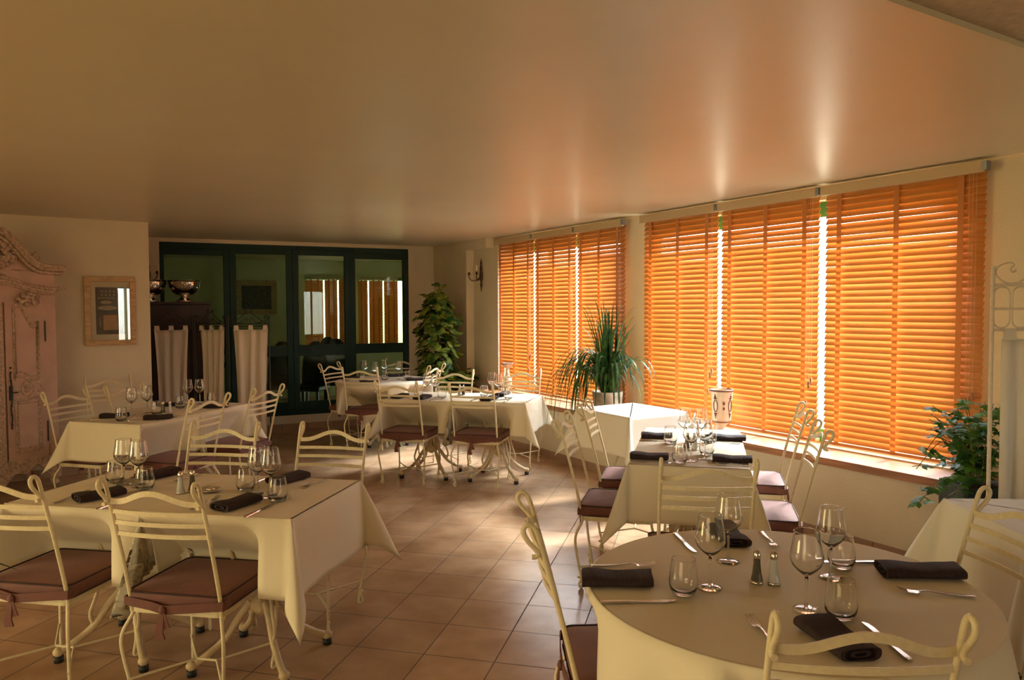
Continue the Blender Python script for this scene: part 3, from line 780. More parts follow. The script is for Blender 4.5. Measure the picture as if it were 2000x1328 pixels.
# ================================================================ tables with cast iron bases
TB = {}
TZ = 0.742          # top of the cloth
def base_meshes():
    for (sx_, sy_) in ((-1, -1), (1, -1), (1, 1), (-1, 1)):
        b = MB()
        foot = Vector((sx_*0.215, sy_*0.20, 0.045)); hub = Vector((sx_*0.035, sy_*0.03, 0.27))
        mid = Vector((sx_*0.115, sy_*0.105, 0.13))
        b.tube(smoothpath([hub, Vector((sx_*0.07, sy_*0.06, 0.215)), mid, Vector((sx_*0.175, sy_*0.163, 0.07)), foot], 5), 0.016, 8, scales=None)
        b.ball(foot, 0.024, 10, (1, 1, 0.9))
        b.tube(smoothpath([mid+Vector((0, 0, 0.01)), Vector((sx_*0.125, sy_*0.11, 0.19)), Vector((sx_*0.10, sy_*0.09, 0.29)), Vector((sx_*0.085, sy_*0.06, 0.42)), Vector((sx_*0.15, sy_*0.09, 0.62)), Vector((sx_*0.20, sy_*0.12, 0.712))], 5), 0.0085, 6)
        TB['leg', sx_, sy_] = b.mesh('leg', M['castiron'])
        b = MB(); b.lathe([(0.0, 0.0), (0.020, 0.0), (0.021, 0.026), (0.001, 0.028)], 12, c=(foot.x, foot.y, 0.0))
        TB['pad', sx_, sy_] = b.mesh('foot_pad', M['black'])
    b = MB()
    for i in range(8):
        a = 2*PI*i/8+0.2; c, s_ = math.cos(a), math.sin(a)
        b.bar(smoothpath([(0.075*c, 0.045*s_, 0.235), (0.05*c, 0.03*s_, 0.33), (0.04*c, 0.028*s_, 0.47), (0.08*c, 0.06*s_, 0.62), (0.15*c, 0.12*s_, 0.712)], 4), 0.012, 0.010, (c, s_, 0.01))
    b.lathe([(0.001, 0.2), (0.03, 0.215), (0.05, 0.24), (0.052, 0.27), (0.03, 0.29), (0.02, 0.33), (0.03, 0.35), (0.001, 0.36)], 14)
    TB['pedestal'] = b.mesh('pedestal', M['castiron'])
base_meshes()
def table_base(r, ang=0):
    for s in ((-1, -1), (1, -1), (1, 1), (-1, 1)):
        l = link('leg', TB[('leg',)+s], r); link('foot_pad', TB[('pad',)+s], l)
    link('pedestal', TB['pedestal'], r)
def push_in(q):
    """plan shift that a drawn-up chair seat forces on a hanging cloth point q (it slides ahead of the seat's front)"""
    best = Vector((0, 0)); bl = 0.0
    for (x, y, a) in CHAIRS:
        c, s_ = math.cos(a), math.sin(a); f = Vector((-s_, c))
        dx, dy = q.x-x, q.y-y; lx = dx*c+dy*s_; ly = -dx*s_+dy*c
        if abs(lx) < 0.285 and -0.36 < ly < 0.218:
            amt = min(0.218-ly, 0.50)*min(1.0, (0.285-abs(lx))/0.055)
            if amt > bl: bl = amt; best = f*amt
    return best
def drape(name, label, cat, group, cx, cy, rz, columns, top, m, zt=TZ, rows=14, seed=1, lift=True):
    """columns: (edge point 2D, outward dir 2D, length, flare, side sway) in local axes, closed loop"""
    R2 = Matrix.Rotation(rz, 2); R2i = Matrix.Rotation(-rz, 2); n = len(columns); cc = Vector((cx, cy))
    b = MB(); vs = []; off = seed*7.3; dc = zt-0.49
    for i, (p, o, L, fl_, sw) in enumerate(columns):
        tan = Vector((-o.y, o.x)); P_ = Vector((0, 0)); sw_ = sw
        if lift and L > 0.1:
            bot = p + o*(0.01+fl_*dc) + tan*sw*(dc/0.3)**1.2
            P_ = R2i @ push_in(cc + R2 @ bot)
        k_ = min(1, P_.length/0.06)
        vs.append((p.x-o.x*0.006, p.y-o.y*0.006, zt)); vs.append((p.x+o.x*0.002, p.y+o.y*0.002, zt-0.0025))
        for k in range(rows):
            u = (k+1)/rows; d = u*L
            nz = noise.noise(Vector((p.x*5+off, p.y*5+d*3, d*2)))*0.014*u + noise.noise(Vector((p.x*14, p.y*14+off, d*5)))*0.005*u
            q = p + o*(0.006+fl_*d+nz) + tan*sw*(d/0.3)**1.2 + P_*min(1, max(0, d-0.035)/(dc-0.035))**0.85
            vs.append((q.x, q.y, zt-0.004-d*0.985))
    R = rows+2
    fs = []
    for i in range(n):
        j = (i+1) % n
        for k in range(R-1): fs.append((i*R+k, i*R+k+1, j*R+k+1, j*R+k))
    b.add(vs, fs, True)
    b.add([(p.x-o.x*0.006, p.y-o.y*0.006, zt) for (p, o, L, f_, s_) in columns], [tuple(range(n))])
    o_ = b.build(name, m, None, (cx, cy, 0), rz)
    solid(o_, 0.0016, -1)
    return tag(o_, label, cat, group)
def rect_columns(w, d, h, rng, joints=(), flare=0.05, tilt=0.42, closedside=None):
    """columns round a w x d table with overhang h; joints: corners (index) that meet a neighbour"""
    hw, hd = w/2, d/2
    corners = [Vector((hw, -hd)), Vector((hw, hd)), Vector((-hw, hd)), Vector((-hw, -hd))]
    outs = [Vector((1, 0)), Vector((0, 1)), Vector((-1, 0)), Vector((0, -1))]       # side i runs corner i -> i+1
    cols = []
    for i in range(4):
        a, b_ = corners[i], corners[(i+1) % 4]; o = outs[i]; n = 20
        ph = rng.uniform(0, 6); 
        hh = h if closedside != i else 0.02
        for k in range(1, n):
            t = k/n; wv = 0.020*math.sin(t*9+ph)*math.sin(PI*t)
            cols.append((a.lerp(b_, t), o, hh, (flare + wv) if closedside != i else 0.0, 0.0))
        # the corner at b_
        o2 = outs[(i+1) % 4]; K = 14
        ci = (i+1) % 4
        sw = rng.uniform(-0.03, 0.03)
        h1 = hh; h2 = h if closedside != (i+1) % 4 else 0.02
        for k in range(K+1):
            th = PI/2*k/K
            if ci in joints:       # pleats squeezed where two cloths meet
                keep = o if closedside == (i+1) % 4 else o2
                L = h*(1.0+0.40*math.sin(2*th)**2)
                cols.append((b_.copy() + keep*0.001*k*0 , keep, L, 0.05+0.16*abs(math.sin(3*th)), 0.055*math.sin(2*th+0.5)*(1 if k % 2 else 0.6)*(1 if i % 2 else -1)))
                continue
            r_ = h1/math.cos(th) if th < PI/4 else h2/math.sin(th)
            r_ = min(r_, h*1.43)
            m_ = 1-abs(th-PI/4)/(PI/4)
            dirv = (o*math.cos(th)+o2*math.sin(th)).normalized()
            pleat = 0.05*math.sin(th*4)*math.sin(2*th)
            cols.append((b_.copy(), dirv, r_*(1-0.06*m_), flare + tilt*m_**0.8 + pleat, sw*m_))
    return cols
def double_table(tag_, cx, cy, rz, w, d, along, labels, clabels, h=0.29, m='cloth', seed=3):
    """two square tables pushed together; along = 'x' or 'y' in local axes"""
    rng = random.Random(seed); ca, sa = math.cos(rz), math.sin(rz)
    for k, s in enumerate((-1, 1)):
        lx, ly = (s*w/4, 0) if along == 'x' else (0, s*d/4)
        tw, td = (w/2, d) if along == 'x' else (w, d/2)
        x, y = cx+lx*ca-ly*sa, cy+lx*sa+ly*ca
        r = thing('dining_table', labels[k], 'table', (x, y, 0), rz, 'dining tables with cream cast iron bases')
        b = MB(); b.box((0, 0, 0.7245), (tw-0.012, td-0.012, 0.025)); b.build('tabletop', M['oak'], r)
        table_base(r)
        # closed side: the one facing the other table
        if along == 'x': cs = 2 if s > 0 else 0
        else: cs = 3 if s > 0 else 1
        joints = {0: (0, 1), 1: (1, 2), 2: (2, 3), 3: (3, 0)}[cs]
        cols = rect_columns(tw, td, h, rng, joints=joints, closedside=cs)
        drape('tablecloth', clabels[k], 'tablecloth', 'cream tablecloths', x, y, rz, cols, None, M[m], zt=TZ+0.0015*k, seed=seed+k)
def single_cloth(cx, cy, rz, w, d, label, clabel, h=0.3, m='whitecloth', seed=5, flare=0.05):
    rng = random.Random(seed)
    r = thing('dining_table', label, 'table', (cx, cy, 0), rz, 'dining tables with cream cast iron bases')
    b = MB(); b.box((0, 0, 0.7245), (w-0.012, d-0.012, 0.025)); b.build('tabletop', M['oak'], r); table_base(r)
    drape('tablecloth', clabel, 'tablecloth', 'tablecloths on bare tables', cx, cy, rz, rect_columns(w, d, h, rng, flare=flare), None, M[m], seed=seed)
def round_table(cx, cy, R, half, rz, label, clabel, m='cloth', seed=2, folds=13):
    r = thing('round_table', label, 'table', (cx, cy, 0), rz, 'round tables')
    b = MB(); b.lathe([(0.001, 0.712), (R-0.012, 0.712), (R-0.008, 0.72), (R-0.008, 0.733), (R-0.012, 0.737), (0.001, 0.737)], 64); b.build('tabletop', M['oak'], r)
    table_base(r)
    cols = []; n = 160; rng = random.Random(seed)
    for i in range(n):
        a = 2*PI*i/n; o = Vector((math.cos(a), math.sin(a)))
        L = half/max(abs(o.x), abs(o.y)) - R; L = min(L, half*1.36-R)
        k = (abs(math.sin(2*a)))**1.5
        f_ = 0.12 + 0.17*math.sin(folds*a+0.6+0.5*math.sin(3*a))*(0.30+0.70*k) + 0.05*math.sin(5*a+seed)
        cols.append((o*R, o, L, f_, 0.0))
    drape('tablecloth', clabel, 'tablecloth', 'cloths on the round tables', cx, cy, rz, cols, None, M[m], seed=seed, rows=14)

double_table('T1', -1.443, 3.350, math.radians(-11.8), 1.325, 0.675, 'x',
    ('left half of the front left double table, under the cream cloth', 'right half of the front left double table, under the cream cloth'),
    ('cream tablecloth on the left half of the front left table', 'cream tablecloth with a long drooping corner on the right half of the front left table'), h=0.315, seed=3)
double_table('T2', -2.79, 6.02, math.radians(-17.0), 0.64, 1.24, 'y',
    ('near half of the left double table between armoire and screen', 'far half of the left double table before the curtained screen'),
    ('cream tablecloth on the near half of the left table, its drape facing us', 'cream tablecloth on the far half of the left table by the curtain panels'), h=0.29, seed=8)
double_table('T3', -0.445, 6.93, math.radians(-14.6), 1.32, 0.66, 'x',
    ('left half of the middle double table on its cast iron base', 'right half of the middle double table nearest the window ledge'),
    ('cream tablecloth on the left half of the middle table', 'cream tablecloth with pointed corners on the right half of the middle table'), h=0.29, seed=12)
double_table('T4', 1.055, 4.42, math.radians(-14.5), 0.61, 1.24, 'y',
    ('near half of the right double table with four settings', 'far half of the right double table beside the ledge'),
    ('cream tablecloth on the near half of the right table, behind the chair back', 'cream tablecloth on the far half of the right table'), h=0.30, seed=21)
single_cloth(0.960, 6.01, math.radians(-58), 0.655, 0.60, 'square side table by the strap-leaved plant', 'bare brightly lit white tablecloth on the square side table', h=0.31, m='whitecloth', seed=31, flare=0.02)
single_cloth(2.16, 2.87, math.radians(-2.0), 0.67, 0.56, 'side table at the right picture edge', 'bare white tablecloth on the side table at the right picture edge', h=0.33, m='whitecloth', seed=33, flare=0.10)
round_table(0.784, 2.175, 0.560, 0.86, math.radians(10), 'round table in the right foreground', 'cream tablecloth on the big round table in the right foreground', seed=2)
round_table(-1.48, 8.66, 0.55, 0.82, math.radians(20), 'far round table in front of the green doors', 'cream tablecloth on the far round table before the green doors', seed=6)

# ================================================================ tableware
TW = {}
def ware_meshes():
    # wine glass: wide low belly narrowing to the rim
    o_ = [(0.0045, 0.092), (0.012, 0.096), (0.026, 0.108), (0.038, 0.122), (0.0435, 0.136), (0.0435, 0.148), (0.040, 0.168), (0.0365, 0.190), (0.0342, 0.2125), (0.0341, 0.2136)]
    inn = [(0.0338, 0.2140), (0.0331, 0.2140), (0.0328, 0.2136), (0.0329, 0.2125), (0.0353, 0.190), (0.0388, 0.168), (0.0422, 0.148), (0.0422, 0.137), (0.0368, 0.124), (0.025, 0.111), (0.011, 0.100), (0.0005, 0.0985)]
    b = MB(); b.lathe([(0.0005, 0.0905)]+o_+inn, 28); TW['bowl'] = b.mesh('bowl', M['glass'])
    b = MB(); b.lathe([(0.0005, 0.0035), (0.006, 0.0045), (0.0042, 0.012), (0.0034, 0.03), (0.0034, 0.075), (0.0048, 0.0903), (0.0005, 0.0904)], 14); TW['stem'] = b.mesh('stem', M['glass'])
    b = MB(); b.lathe([(0.0005, 0.0), (0.034, 0.0), (0.0345, 0.0012), (0.025, 0.0022), (0.008, 0.0034), (0.0005, 0.0034)], 28); TW['foot'] = b.mesh('foot', M['glass'])
    # stemless tumbler
    b = MB(); b.lathe([(0.0005, 0.0), (0.022, 0.0), (0.033, 0.006), (0.0405, 0.024), (0.0415, 0.040), (0.038, 0.070), (0.0337, 0.1005), (0.0336, 0.1016), (0.0333, 0.102), (0.0325, 0.102), (0.0322, 0.1016), (0.0323, 0.1005), (0.0367, 0.070), (0.0400, 0.040), (0.0388, 0.026), (0.031, 0.012), (0.020, 0.008), (0.0005, 0.008)], 28)
    TW['tumbler'] = b.mesh('water_tumbler', M['glass'])
    # shakers: flared faceted glass body, domed metal cap
    b = MB(); b.lathe([(0.0005, 0.001), (0.0185, 0.001), (0.0185, 0.006), (0.0135, 0.030), (0.0105, 0.058), (0.0100, 0.074), (0.0005, 0.074)], 12, smooth=False); TW['sbody'] = b.mesh('body', M['saltglass']); TW['pbody'] = b.mesh('body', M['pepperglass'])
    b = MB(); b.lathe([(0.0005, 0.006), (0.0150, 0.006), (0.0118, 0.030), (0.0092, 0.052), (0.0005, 0.054)], 12); TW['salt'] = b.mesh('salt', M['salt']); 
    b = MB(); b.lathe([(0.0005, 0.006), (0.0150, 0.006), (0.0118, 0.030), (0.0092, 0.056), (0.0005, 0.058)], 12); TW['pepper'] = b.mesh('pepper', M['pepper'])
    b = MB(); b.lathe([(0.0005, 0.0742), (0.0108, 0.0742), (0.0112, 0.082), (0.0098, 0.090), (0.006, 0.097), (0.0005, 0.0995)], 14); TW['cap'] = b.mesh('cap', M['chrome'])
    b = MB(); b.lathe([(0.0005, 0.0), (0.0192, 0.0), (0.0195, 0.004), (0.0178, 0.009), (0.0150, 0.0085), (0.0005, 0.0085)], 14); TW['base'] = b.mesh('base', M['chrome'])
    # folded napkin: cloth doubled over and rolled flat; long axis = x
    b = MB(); L = 0.20; n = 26; vs = []
    ys = []
    # cross-section outline: a soft flattened roll
    sec = []
    for i in range(20):
        a = 2*PI*i/20; c, s_ = math.cos(a), math.sin(a)
        sec.append((0.047*math.copysign(abs(c)**0.55, c), 0.0135*math.copysign(abs(s_)**0.7, s_)))
    for i in range(n):
        u = i/(n-1); x = (u-0.5)*L; e = 1-0.05*math.cos(u*PI*2)*0; zz = 0.0145+0.0015*math.sin(u*7)
        for (y, z) in sec:
            sag = -0.003*math.exp(-((u-0.5)/0.2)**2) if z > 0 else 0
            vs.append((x+0.003*math.sin(y*60), y*(1+0.03*math.sin(u*9+1)), zz+z*(1+0.06*math.sin(u*11+y*30))+sag if z > 0 else 0.0145+z))
    k = len(sec)
    b.add(vs, [(i*k+c, i*k+(c+1) % k, (i+1)*k+(c+1) % k, (i+1)*k+c) for i in range(n-1) for c in range(k)], True)
    # ends show the layered folds
    for sgn, i0 in ((-1, 0), (1, n-1)):
        ring = vs[i0*k:(i0+1)*k]; c = Vector((sgn*L/2, 0, 0.0145)); inner = []
        for q, dx in ((0.78, 0.0), (0.74, -0.012), (0.52, -0.012), (0.48, -0.002), (0.30, -0.001), (0.27, -0.012)):
            inner.append([(c.x + sgn*dx, c.y+(p[1]-c.y)*q, c.z+(p[2]-c.z)*q) for p in ring])
        allr = [ring]+inner; vv = [p for r_ in allr for p in r_]
        fs = [(j*k+c2, j*k+(c2+1) % k, (j+1)*k+(c2+1) % k, (j+1)*k+c2) for j in range(len(allr)-1) for c2 in range(k)]
        fs.append(tuple(range((len(allr)-1)*k, len(allr)*k)))
        b.add(vv, fs, False)
    TW['napkin'] = b.mesh('napkin', M['napkin'])
    # fork, x = from handle end to tines
    b = MB()
    pts = [(-0.098, 0, 0.0035), (-0.06, 0, 0.003), (-0.01, 0, 0.006), (0.025, 0, 0.010), (0.045, 0, 0.006)]
    w = [1.5, 1.25, 0.8, 0.5, 0.9]
    P = smoothpath(pts, 4); W_ = [w[min(int(i/4), 4)] + (w[min(int(i/4)+1, 4)]-w[min(int(i/4), 4)])*((i % 4)/4) for i in range(len(P))]
    vs = []; fs = []
    for i, (p, q) in enumerate(zip(P, W_)):
        vs += [(p.x, -0.0065*q, p.z-0.001), (p.x, 0.0065*q, p.z-0.001), (p.x, 0.0055*q, p.z+0.001), (p.x, -0.0055*q, p.z+0.001)]
    for i in range(len(P)-1):
        for c in range(4): fs.append((i*4+c, i*4+(c+1) % 4, (i+1)*4+(c+1) % 4, (i+1)*4+c))
    fs += [(0, 1, 2, 3), tuple(range(len(vs)-4, len(vs)))]
    b.add(vs, fs, True); TW['fhandle'] = b.mesh('handle', M['silver'])
    b = MB(); b.sweep([(0.043, 0, 0.006), (0.050, 0, 0.004), (0.058, 0, 0.004)], [(-0.0115, -0.0008), (0.0115, -0.0008), (0.0115, 0.0008), (-0.0115, 0.0008)], up=(0, 0, 1), smooth=False, scales=[0.6, 1, 1])
    for y in (-0.0095, -0.0032, 0.0032, 0.0095):
        b.sweep([(0.056, y, 0.004), (0.075, y, 0.0055), (0.092, y, 0.010), (0.102, y, 0.014)], [(-0.0019, -0.0008), (0.0019, -0.0008), (0.0019, 0.0008), (-0.0019, 0.0008)], up=(0, 0, 1), smooth=False, scales=[1, 1, 0.9, 0.5])
    TW['tines'] = b.mesh('tines', M['silver'])
    # knife
    b = MB(); b.sweep([(-0.105, 0, 0.004), (-0.095, 0, 0.004), (-0.03, 0, 0.004), (0.0, 0, 0.0035)], [(-0.008, -0.0025), (0.008, -0.0025), (0.0065, 0.0025), (-0.0065, 0.0025)], up=(0, 0, 1), smooth=False, scales=[0.85, 1.0, 0.85, 0.6]); TW['khandle'] = b.mesh('handle', M['silver'])
    b = MB(); b.prism([(0.0, -0.0055), (0.03, -0.009), (0.075, -0.0095), (0.098, -0.006), (0.108, 0.004), (0.104, 0.0065), (0.0, 0.0055)], 0.0026, 0.0042); TW['blade'] = b.mesh('blade', M['silver'])
ware_meshes()
ZT = TZ + 0.0018
def wine(x, y, label, z=ZT):
    r = thing('wine_glass', label, 'wine glass', (x, y, z), 0, 'wine glasses')
    for n_ in ('bowl', 'stem', 'foot'): link(n_, TW[n_], r)
def tumbler(x, y, label, z=ZT):
    o = link('water_tumbler', TW['tumbler'], None, (x, y, z)); tag(o, label, 'tumbler', 'stemless water tumblers')
def shaker(x, y, kind, label, z=ZT):
    r = thing('salt_shaker' if kind == 'salt' else 'pepper_shaker', label, 'shaker', (x, y, z), 0, 'salt and pepper shakers')
    link('body', TW['sbody' if kind == 'salt' else 'pbody'], r); link('cap', TW['cap'], r); link('base', TW['base'], r)
def napkin(x, y, deg, label, z=ZT, s=0.95):
    o = link('napkin', TW['napkin'], None, (x, y, z), math.radians(deg)); o.scale = (s, 1.12, 1.2); tag(o, label, 'napkin', 'folded dark plum napkins')
def fork(x, y, deg, label, z=ZT):
    r = thing('fork', label, 'fork', (x, y, z), math.radians(deg), 'dinner forks'); link('handle', TW['fhandle'], r); link('tines', TW['tines'], r)
def knife(x, y, deg, label, z=ZT):
    r = thing('knife', label, 'knife', (x, y, z), math.radians(deg), 'dinner knives'); link('handle', TW['khandle'], r); link('blade', TW['blade'], r)

T = 'on the front round table'
wine(0.573, 2.150, 'wine glass ' + T + ', nearer one of the left pair')
wine(0.690, 2.374, 'wine glass ' + T + ', farther one of the left pair')
wine(0.789, 1.987, 'wine glass ' + T + ', nearer one of the right pair')
wine(0.955, 2.224, 'wine glass ' + T + ', farther one of the right pair')
tumbler(0.484, 2.100, 'water tumbler ' + T + ' beside the left napkin')
tumbler(0.857, 1.930, 'water tumbler ' + T + ', nearest the camera, above the near napkin')
tumbler(1.025, 2.310, 'water tumbler ' + T + ' behind the right wine glasses')
shaker(0.720, 2.184, 'pepper', 'dark pepper shaker ' + T + ', left of the salt')
shaker(0.767, 2.174, 'salt', 'pale salt shaker ' + T + ', right of the pepper')
napkin(0.307, 2.185, -2, 'folded dark napkin at the left place ' + T, s=1.02)
napkin(0.752, 2.600, 92, 'folded dark napkin at the far place ' + T + ', seen through the glasses')
napkin(1.232, 2.240, -4, 'folded dark napkin at the right place ' + T, s=1.15)
napkin(0.780, 1.782, -80, 'folded dark napkin at the near place ' + T + ', under the chair rail', s=0.98)
fork(0.345, 2.330, -2, 'fork above the left napkin ' + T)
fork(0.893, 2.590, -94, 'fork at the far place ' + T + ', tines towards us')
fork(1.195, 2.085, 167, 'fork in front of the right napkin ' + T)
fork(0.622, 1.825, 93, 'fork at the near place ' + T + ', left of its napkin')
knife(0.345, 2.040, 2, 'knife in front of the left napkin ' + T)
knife(0.593, 2.560, -84, 'knife at the far place ' + T + ', beside the left glasses')
knife(1.075, 2.352, 178, 'knife sticking out behind the right napkin ' + T)
knife(0.905, 1.790, 92, 'knife at the near place ' + T + ', right of its napkin')

T = 'on the front left table'
wine(-1.817, 3.478, 'wine glass ' + T + ', left one of the left pair')
wine(-1.728, 3.440, 'wine glass ' + T + ', right one of the left pair')
wine(-1.125, 3.285, 'wine glass ' + T + ', left one of the right pair')
wine(-1.050, 3.230, 'wine glass ' + T + ', right one of the right pair')
tumbler(-1.885, 3.525, 'water tumbler ' + T + ', leftmost of all its glasses')
tumbler(-1.668, 3.370, 'water tumbler ' + T + ', right of the left wine glasses')
tumbler(-1.202, 3.345, 'water tumbler ' + T + ', left of the right wine glasses')
tumbler(-1.000, 3.160, 'water tumbler ' + T + ', rightmost of all its glasses')
shaker(-1.478, 3.305, 'salt', 'pale salt shaker ' + T)
shaker(-1.437, 3.333, 'pepper', 'dark pepper shaker ' + T)
r = thing('small_dish', 'small polished metal dish on the front left table beside the shakers', 'dish', (-1.355, 3.325, ZT))
b = MB(); b.lathe([(0.001, 0.0), (0.028, 0.0), (0.046, 0.010), (0.048, 0.014), (0.044, 0.013), (0.026, 0.004), (0.001, 0.004)], 24); b.build('bowl', M['chrome'], r)
b = MB(); b.ball((0.0, 0, 0.012), 0.014, 10, (1.5, 1, 0.7)); b.build('knob', M['chrome'], r)
napkin(-1.797, 3.230, 50, 'folded dark napkin at the near left place ' + T)
napkin(-1.733, 3.640, 62, 'folded dark napkin at the far left place ' + T)
napkin(-1.145, 3.080, 64, 'folded dark napkin at the near right place ' + T)
napkin(-1.065, 3.530, 60, 'folded dark napkin at the far right place ' + T)
fork(-1.918, 3.225, 78, 'fork at the near left place ' + T)
fork(-1.290, 3.110, 78, 'fork at the near right place ' + T)
fork(-1.575, 3.590, 252, 'fork at the far left place ' + T + ', by the shakers')
fork(-0.925, 3.470, 248, 'fork at the far right place ' + T)
knife(-1.675, 3.130, 77, 'knife at the near left place ' + T)
knife(-1.025, 3.005, 77, 'knife at the near right place ' + T)
knife(-1.850, 3.585, 256, 'knife at the far left place ' + T)
knife(-1.215, 3.480, 258, 'knife at the far right place ' + T)

T = 'on the left table by the screen'
wine(-2.975, 5.830, 'wine glass ' + T + ', leftmost of the near pair')
wine(-2.905, 5.940, 'wine glass ' + T + ', right one of the near pair')
wine(-2.812, 6.470, 'wine glass ' + T + ', left one of the far pair')
wine(-2.715, 6.490, 'wine glass ' + T + ', right one of the far pair')
tumbler(-2.885, 5.500, 'water tumbler ' + T + ', nearest the camera')
tumbler(-2.791, 5.850, 'water tumbler ' + T + ', beside the shakers')
tumbler(-2.758, 6.200, 'water tumbler ' + T + ', in front of the far wine glasses')
tumbler(-2.595, 6.440, 'water tumbler ' + T + ', farthest to the right')
shaker(-2.708, 5.904, 'salt', 'pale salt shaker ' + T)
shaker(-2.752, 5.880, 'pepper', 'dark pepper shaker ' + T)
napkin(-3.030, 5.680, 18, 'folded dark napkin ' + T + ', at its near wall-side place')
napkin(-2.652, 5.585, 18, 'folded dark napkin ' + T + ', at its near aisle-side place')
napkin(-2.900, 6.345, 18, 'folded dark napkin ' + T + ', at its far wall-side place')
napkin(-2.475, 6.230, 16, 'folded dark napkin ' + T + ', at its far aisle-side place')
fork(-2.700, 5.455, 196, 'fork ' + T + ', at its near aisle-side place')
fork(-2.500, 6.110, 196, 'fork ' + T + ', at its far aisle-side place')
knife(-3.030, 5.560, 17, 'knife ' + T + ', at its near wall-side place')
knife(-2.600, 5.690, 196, 'knife ' + T + ', at its near aisle-side place')

T = 'on the middle table'
wine(-0.800, 7.045, 'wine glass ' + T + ', left one of the left pair')
wine(-0.707, 6.880, 'wine glass ' + T + ', right one of the left pair')
wine(-0.190, 7.045, 'wine glass ' + T + ', far one of the right pair')
wine(-0.125, 6.885, 'wine glass ' + T + ', near one of the right pair')
tumbler(-0.875, 6.965, 'water tumbler ' + T + ', leftmost')
tumbler(-0.640, 6.800, 'water tumbler ' + T + ', right of the left wine glasses')
tumbler(-0.262, 6.950, 'water tumbler ' + T + ', left of the right wine glasses')
tumbler(-0.035, 6.740, 'water tumbler ' + T + ', rightmost')
shaker(-0.500, 7.075, 'salt', 'pale salt shaker ' + T)
shaker(-0.462, 7.062, 'pepper', 'dark pepper shaker ' + T)
napkin(-1.035, 6.880, 72, 'folded dark napkin ' + T + ', at its near left end')
napkin(-0.815, 6.780, 70, 'folded dark napkin ' + T + ', at the left chair')
napkin(-0.205, 6.650, 68, 'folded dark napkin ' + T + ', at the right chair')
napkin(-0.085, 7.000, 72, 'folded dark napkin ' + T + ', at its far right place')
fork(-0.345, 6.660, 76, 'fork ' + T + ', left of the right chair place')
knife(-0.700, 6.690, 76, 'knife ' + T + ', at the left chair place')
knife(-0.050, 6.585, 76, 'knife ' + T + ', at the right chair place')

T = 'on the right table by the ledge'
wine(1.030, 4.450, 'wine glass ' + T + ', left one of the far pair')
wine(1.115, 4.420, 'wine glass ' + T + ', right one of the far pair')
wine(0.950, 3.960, 'wine glass ' + T + ', left one of the near pair')
wine(1.035, 4.010, 'wine glass ' + T + ', right one of the near pair')
tumbler(0.880, 3.915, 'water tumbler ' + T + ', near left')
tumbler(1.075, 4.120, 'water tumbler ' + T + ', near right')
tumbler(0.950, 4.480, 'water tumbler ' + T + ', far left')
tumbler(1.195, 4.500, 'water tumbler ' + T + ', far right')
shaker(1.000, 4.270, 'pepper', 'dark pepper shaker ' + T + ', between the wine glasses')
shaker(1.045, 4.260, 'salt', 'pale salt shaker ' + T + ', between the wine glasses')
napkin(0.904, 4.666, -10, 'folded dark napkin ' + T + ', at its far aisle-side place')
napkin(0.738, 4.015, -13, 'folded dark napkin ' + T + ', at its near aisle-side place', s=1.0)
napkin(1.330, 4.580, -14, 'folded dark napkin ' + T + ', at its far window-side place', s=1.0)
napkin(1.160, 3.930, -14, 'folded dark napkin ' + T + ', at its near window-side place', s=1.0)
fork(0.930, 4.790, -12, 'fork ' + T + ', behind the far aisle-side napkin')
fork(0.795, 4.130, -12, 'fork ' + T + ', behind the near aisle-side napkin')
fork(1.265, 4.470, 165, 'fork ' + T + ', in front of the far window-side napkin')
fork(1.150, 3.830, 165, 'fork ' + T + ', in front of the near window-side napkin')
knife(0.880, 4.545, -8, 'knife ' + T + ', in front of the far aisle-side napkin')
knife(0.725, 3.905, -9, 'knife ' + T + ', in front of the near aisle-side napkin')

T = 'on the far round table'
wine(-1.737, 8.780, 'wine glass ' + T + ', left'); wine(-1.523, 8.900, 'wine glass ' + T + ', middle')
wine(-1.316, 8.700, 'wine glass ' + T + ', right'); wine(-1.560, 8.480, 'wine glass ' + T + ', nearest')
tumbler(-1.700, 8.470, 'water tumbler ' + T + ', left'); tumbler(-1.215, 8.700, 'water tumbler ' + T + ', right'); tumbler(-1.470, 8.620, 'water tumbler ' + T + ', middle')
napkin(-1.870, 8.680, 60, 'folded dark napkin ' + T + ', at its left place'); napkin(-1.574, 8.235, -3, 'folded dark napkin ' + T + ', at its near place')
napkin(-1.420, 9.040, 20, 'folded dark napkin ' + T + ', at its far place'); napkin(-1.115, 8.560, 5, 'folded dark napkin ' + T + ', at its right place')

# ================================================================ things on the ledge
# large cream urn with brown ornament
def ring_pt(r, a, z): return Vector((r*math.cos(a), r*math.sin(a), z))
r = thing('ceramic_urn', 'large cream ceramic urn with brown painted ornament on the window ledge', 'urn', (1.685, 6.010, 0.560))
prof = [(0.001, 0.0), (0.060, 0.0), (0.062, 0.012), (0.040, 0.030), (0.034, 0.048), (0.050, 0.068), (0.072, 0.082), (0.076, 0.11), (0.078, 0.18), (0.082, 0.26), (0.089, 0.315), (0.093, 0.335), (0.090, 0.340), (0.084, 0.335), (0.076, 0.26), (0.070, 0.12), (0.001, 0.10)]
b = MB(); b.lathe(prof, 40); b.build('body', M['ceramic'], r)
b = MB(); b.lathe([(0.0935, 0.328), (0.0955, 0.336), (0.092, 0.3425), (0.086, 0.341)], 40); b.build('painted_rim', M['motif'], r)
b = MB(); b.lathe([(0.0735, 0.0795), (0.0755, 0.083), (0.0760, 0.088)], 40); b.build('painted_band', M['motif'], r)
def on_urn(a, z): 
    rr = 0.0765 + (z-0.11)*0.045 + 0.0012; return ring_pt(rr, a, z)
fa = math.atan2(-6.135, -1.715)      # direction towards the room
